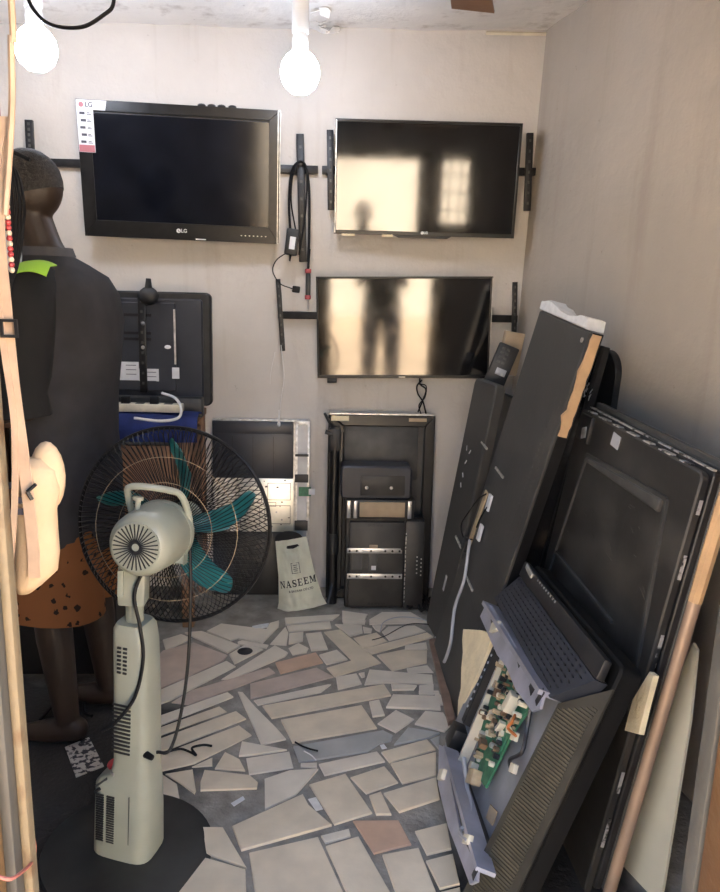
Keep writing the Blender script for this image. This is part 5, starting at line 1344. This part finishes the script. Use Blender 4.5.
for k in range(4):
    mb.tube(curve_pts([V(aty(-16, 142, 1.35).x-.01*k, 1.35, 2.60), V(aty(-16, 142, 1.35).x-.01*k, 1.35, 2.2), aty(-14, 142+6*k, 1.35), aty(2+k*4, 150+6*k, 1.35+.01*k), aty(10+k*4.5, 185+5*k, 1.35), aty(13+k*3.4, 225, 1.36), aty(12+k*2, 262, 1.36), aty(4+k, 300, 1.36)]), .0028, 6)
mb.tube(curve_pts([V(aty(-14, 146, 1.34).x, 1.34, 2.60), V(aty(-14, 146, 1.34).x, 1.34, 2.2), aty(-10, 146, 1.34), aty(12, 152, 1.34), aty(30, 160, 1.34)]), .0035, 6)
tag(mb.obj('hanging_cables', 'cable_black'), 'bunch of black cables hanging between the door post and the man', 'cables')
rc_ = [aty(-4, 876, .72), aty(10, 879, .72), aty(22, 872, .74), aty(32, 862, .79), aty(35, 850, .812), aty(33, 835, .812)]
cable('red_cord', rc_, .0022, 'cord_red', 'dark red cord tied around the foot of the left door post', 'cord')

# ================================================================== SMALL THINGS ON THE FLOOR
def flat(name, m, px_pts, z0, z1, label, cat):
    q = [atz(px, py, z1) for px, py in px_pts]; return tag(MB().prism([(p.x, p.y) for p in q], z0, z1).obj(name, m), label, cat)
flat('printed_card', 'paper_printed', [(65, 747), (89, 737), (104, 766), (76, 777)], .001, .004, 'white card with black print on the floor left of the fan', 'card')
flat('paper_scrap', 'paper_white', [(308, 799), (316, 797), (323, 809), (316, 811)], .009, .010, 'white paper scrap between tiles in the middle of the floor', 'paper')
flat('plastic_sliver', 'sticker_white', [(231, 803), (243, 796), (245, 799), (234, 806)], .003, .005, 'thin pale plastic sliver on the dark mortar patch near the fan', 'scrap')
flat('plastic_chip', 'white_print', [(380, 745), (384, 744), (387, 748), (382, 749)], .008, .010, 'tiny white chip at the end of the grey tile', 'scrap')
flat('foam_crumb', 'foam_white', [(252, 626), (262, 624), (269, 623), (267, 626), (256, 628)], .002, .010, 'white foam crumb on the concrete before the carrier bag', 'scrap')
q = atz(245, 651.5, .008)
tag(MB().lathe([(0, .0), (.030, 0), (.032, .002), (.026, .004), (0, .003)], 24, Matrix.Translation(q)).obj('drain_cap', 'chip_black'), 'round black drain cap in a tile behind the fan', 'drain')
cable('twisted_wire', [atz(166, 752, .012), atz(180, 749, .014), atz(190, 752, .012), atz(196, 755, .012), atz(192, 748, .014), atz(203, 745, .014), atz(212, 746, .012)], .004, 'cable_black', 'short twisted black wire on the tiles right of the fan column', 'wire')
cable('short_wire', [atz(295, 742, .012), atz(302, 746, .012), atz(310, 749, .014), atz(318, 751, .012)], .003, 'cable_black', 'short black wire on the grey tile', 'wire')
cable('white_sliver', [atz(304, 751, .012), atz(311, 755, .012), atz(316, 760, .012)], .002, 'cable_white', 'short white wire beside the short black wire', 'wire')
cable('loose_cable', [atz(118, 698, .012), atz(100, 692, .012), atz(86, 700, .012), atz(84, 712, .012), atz(92, 716, .012)], .006, 'cable_black', 'black cable looped on the dark floor left of the fan', 'cable')
cable('loose_cable', [atz(40, 720, .012), atz(60, 700, .012), atz(85, 690, .012), atz(118, 675, .012)], .006, 'cable_black', 'black cable running over the dark floor towards the door post', 'cable')
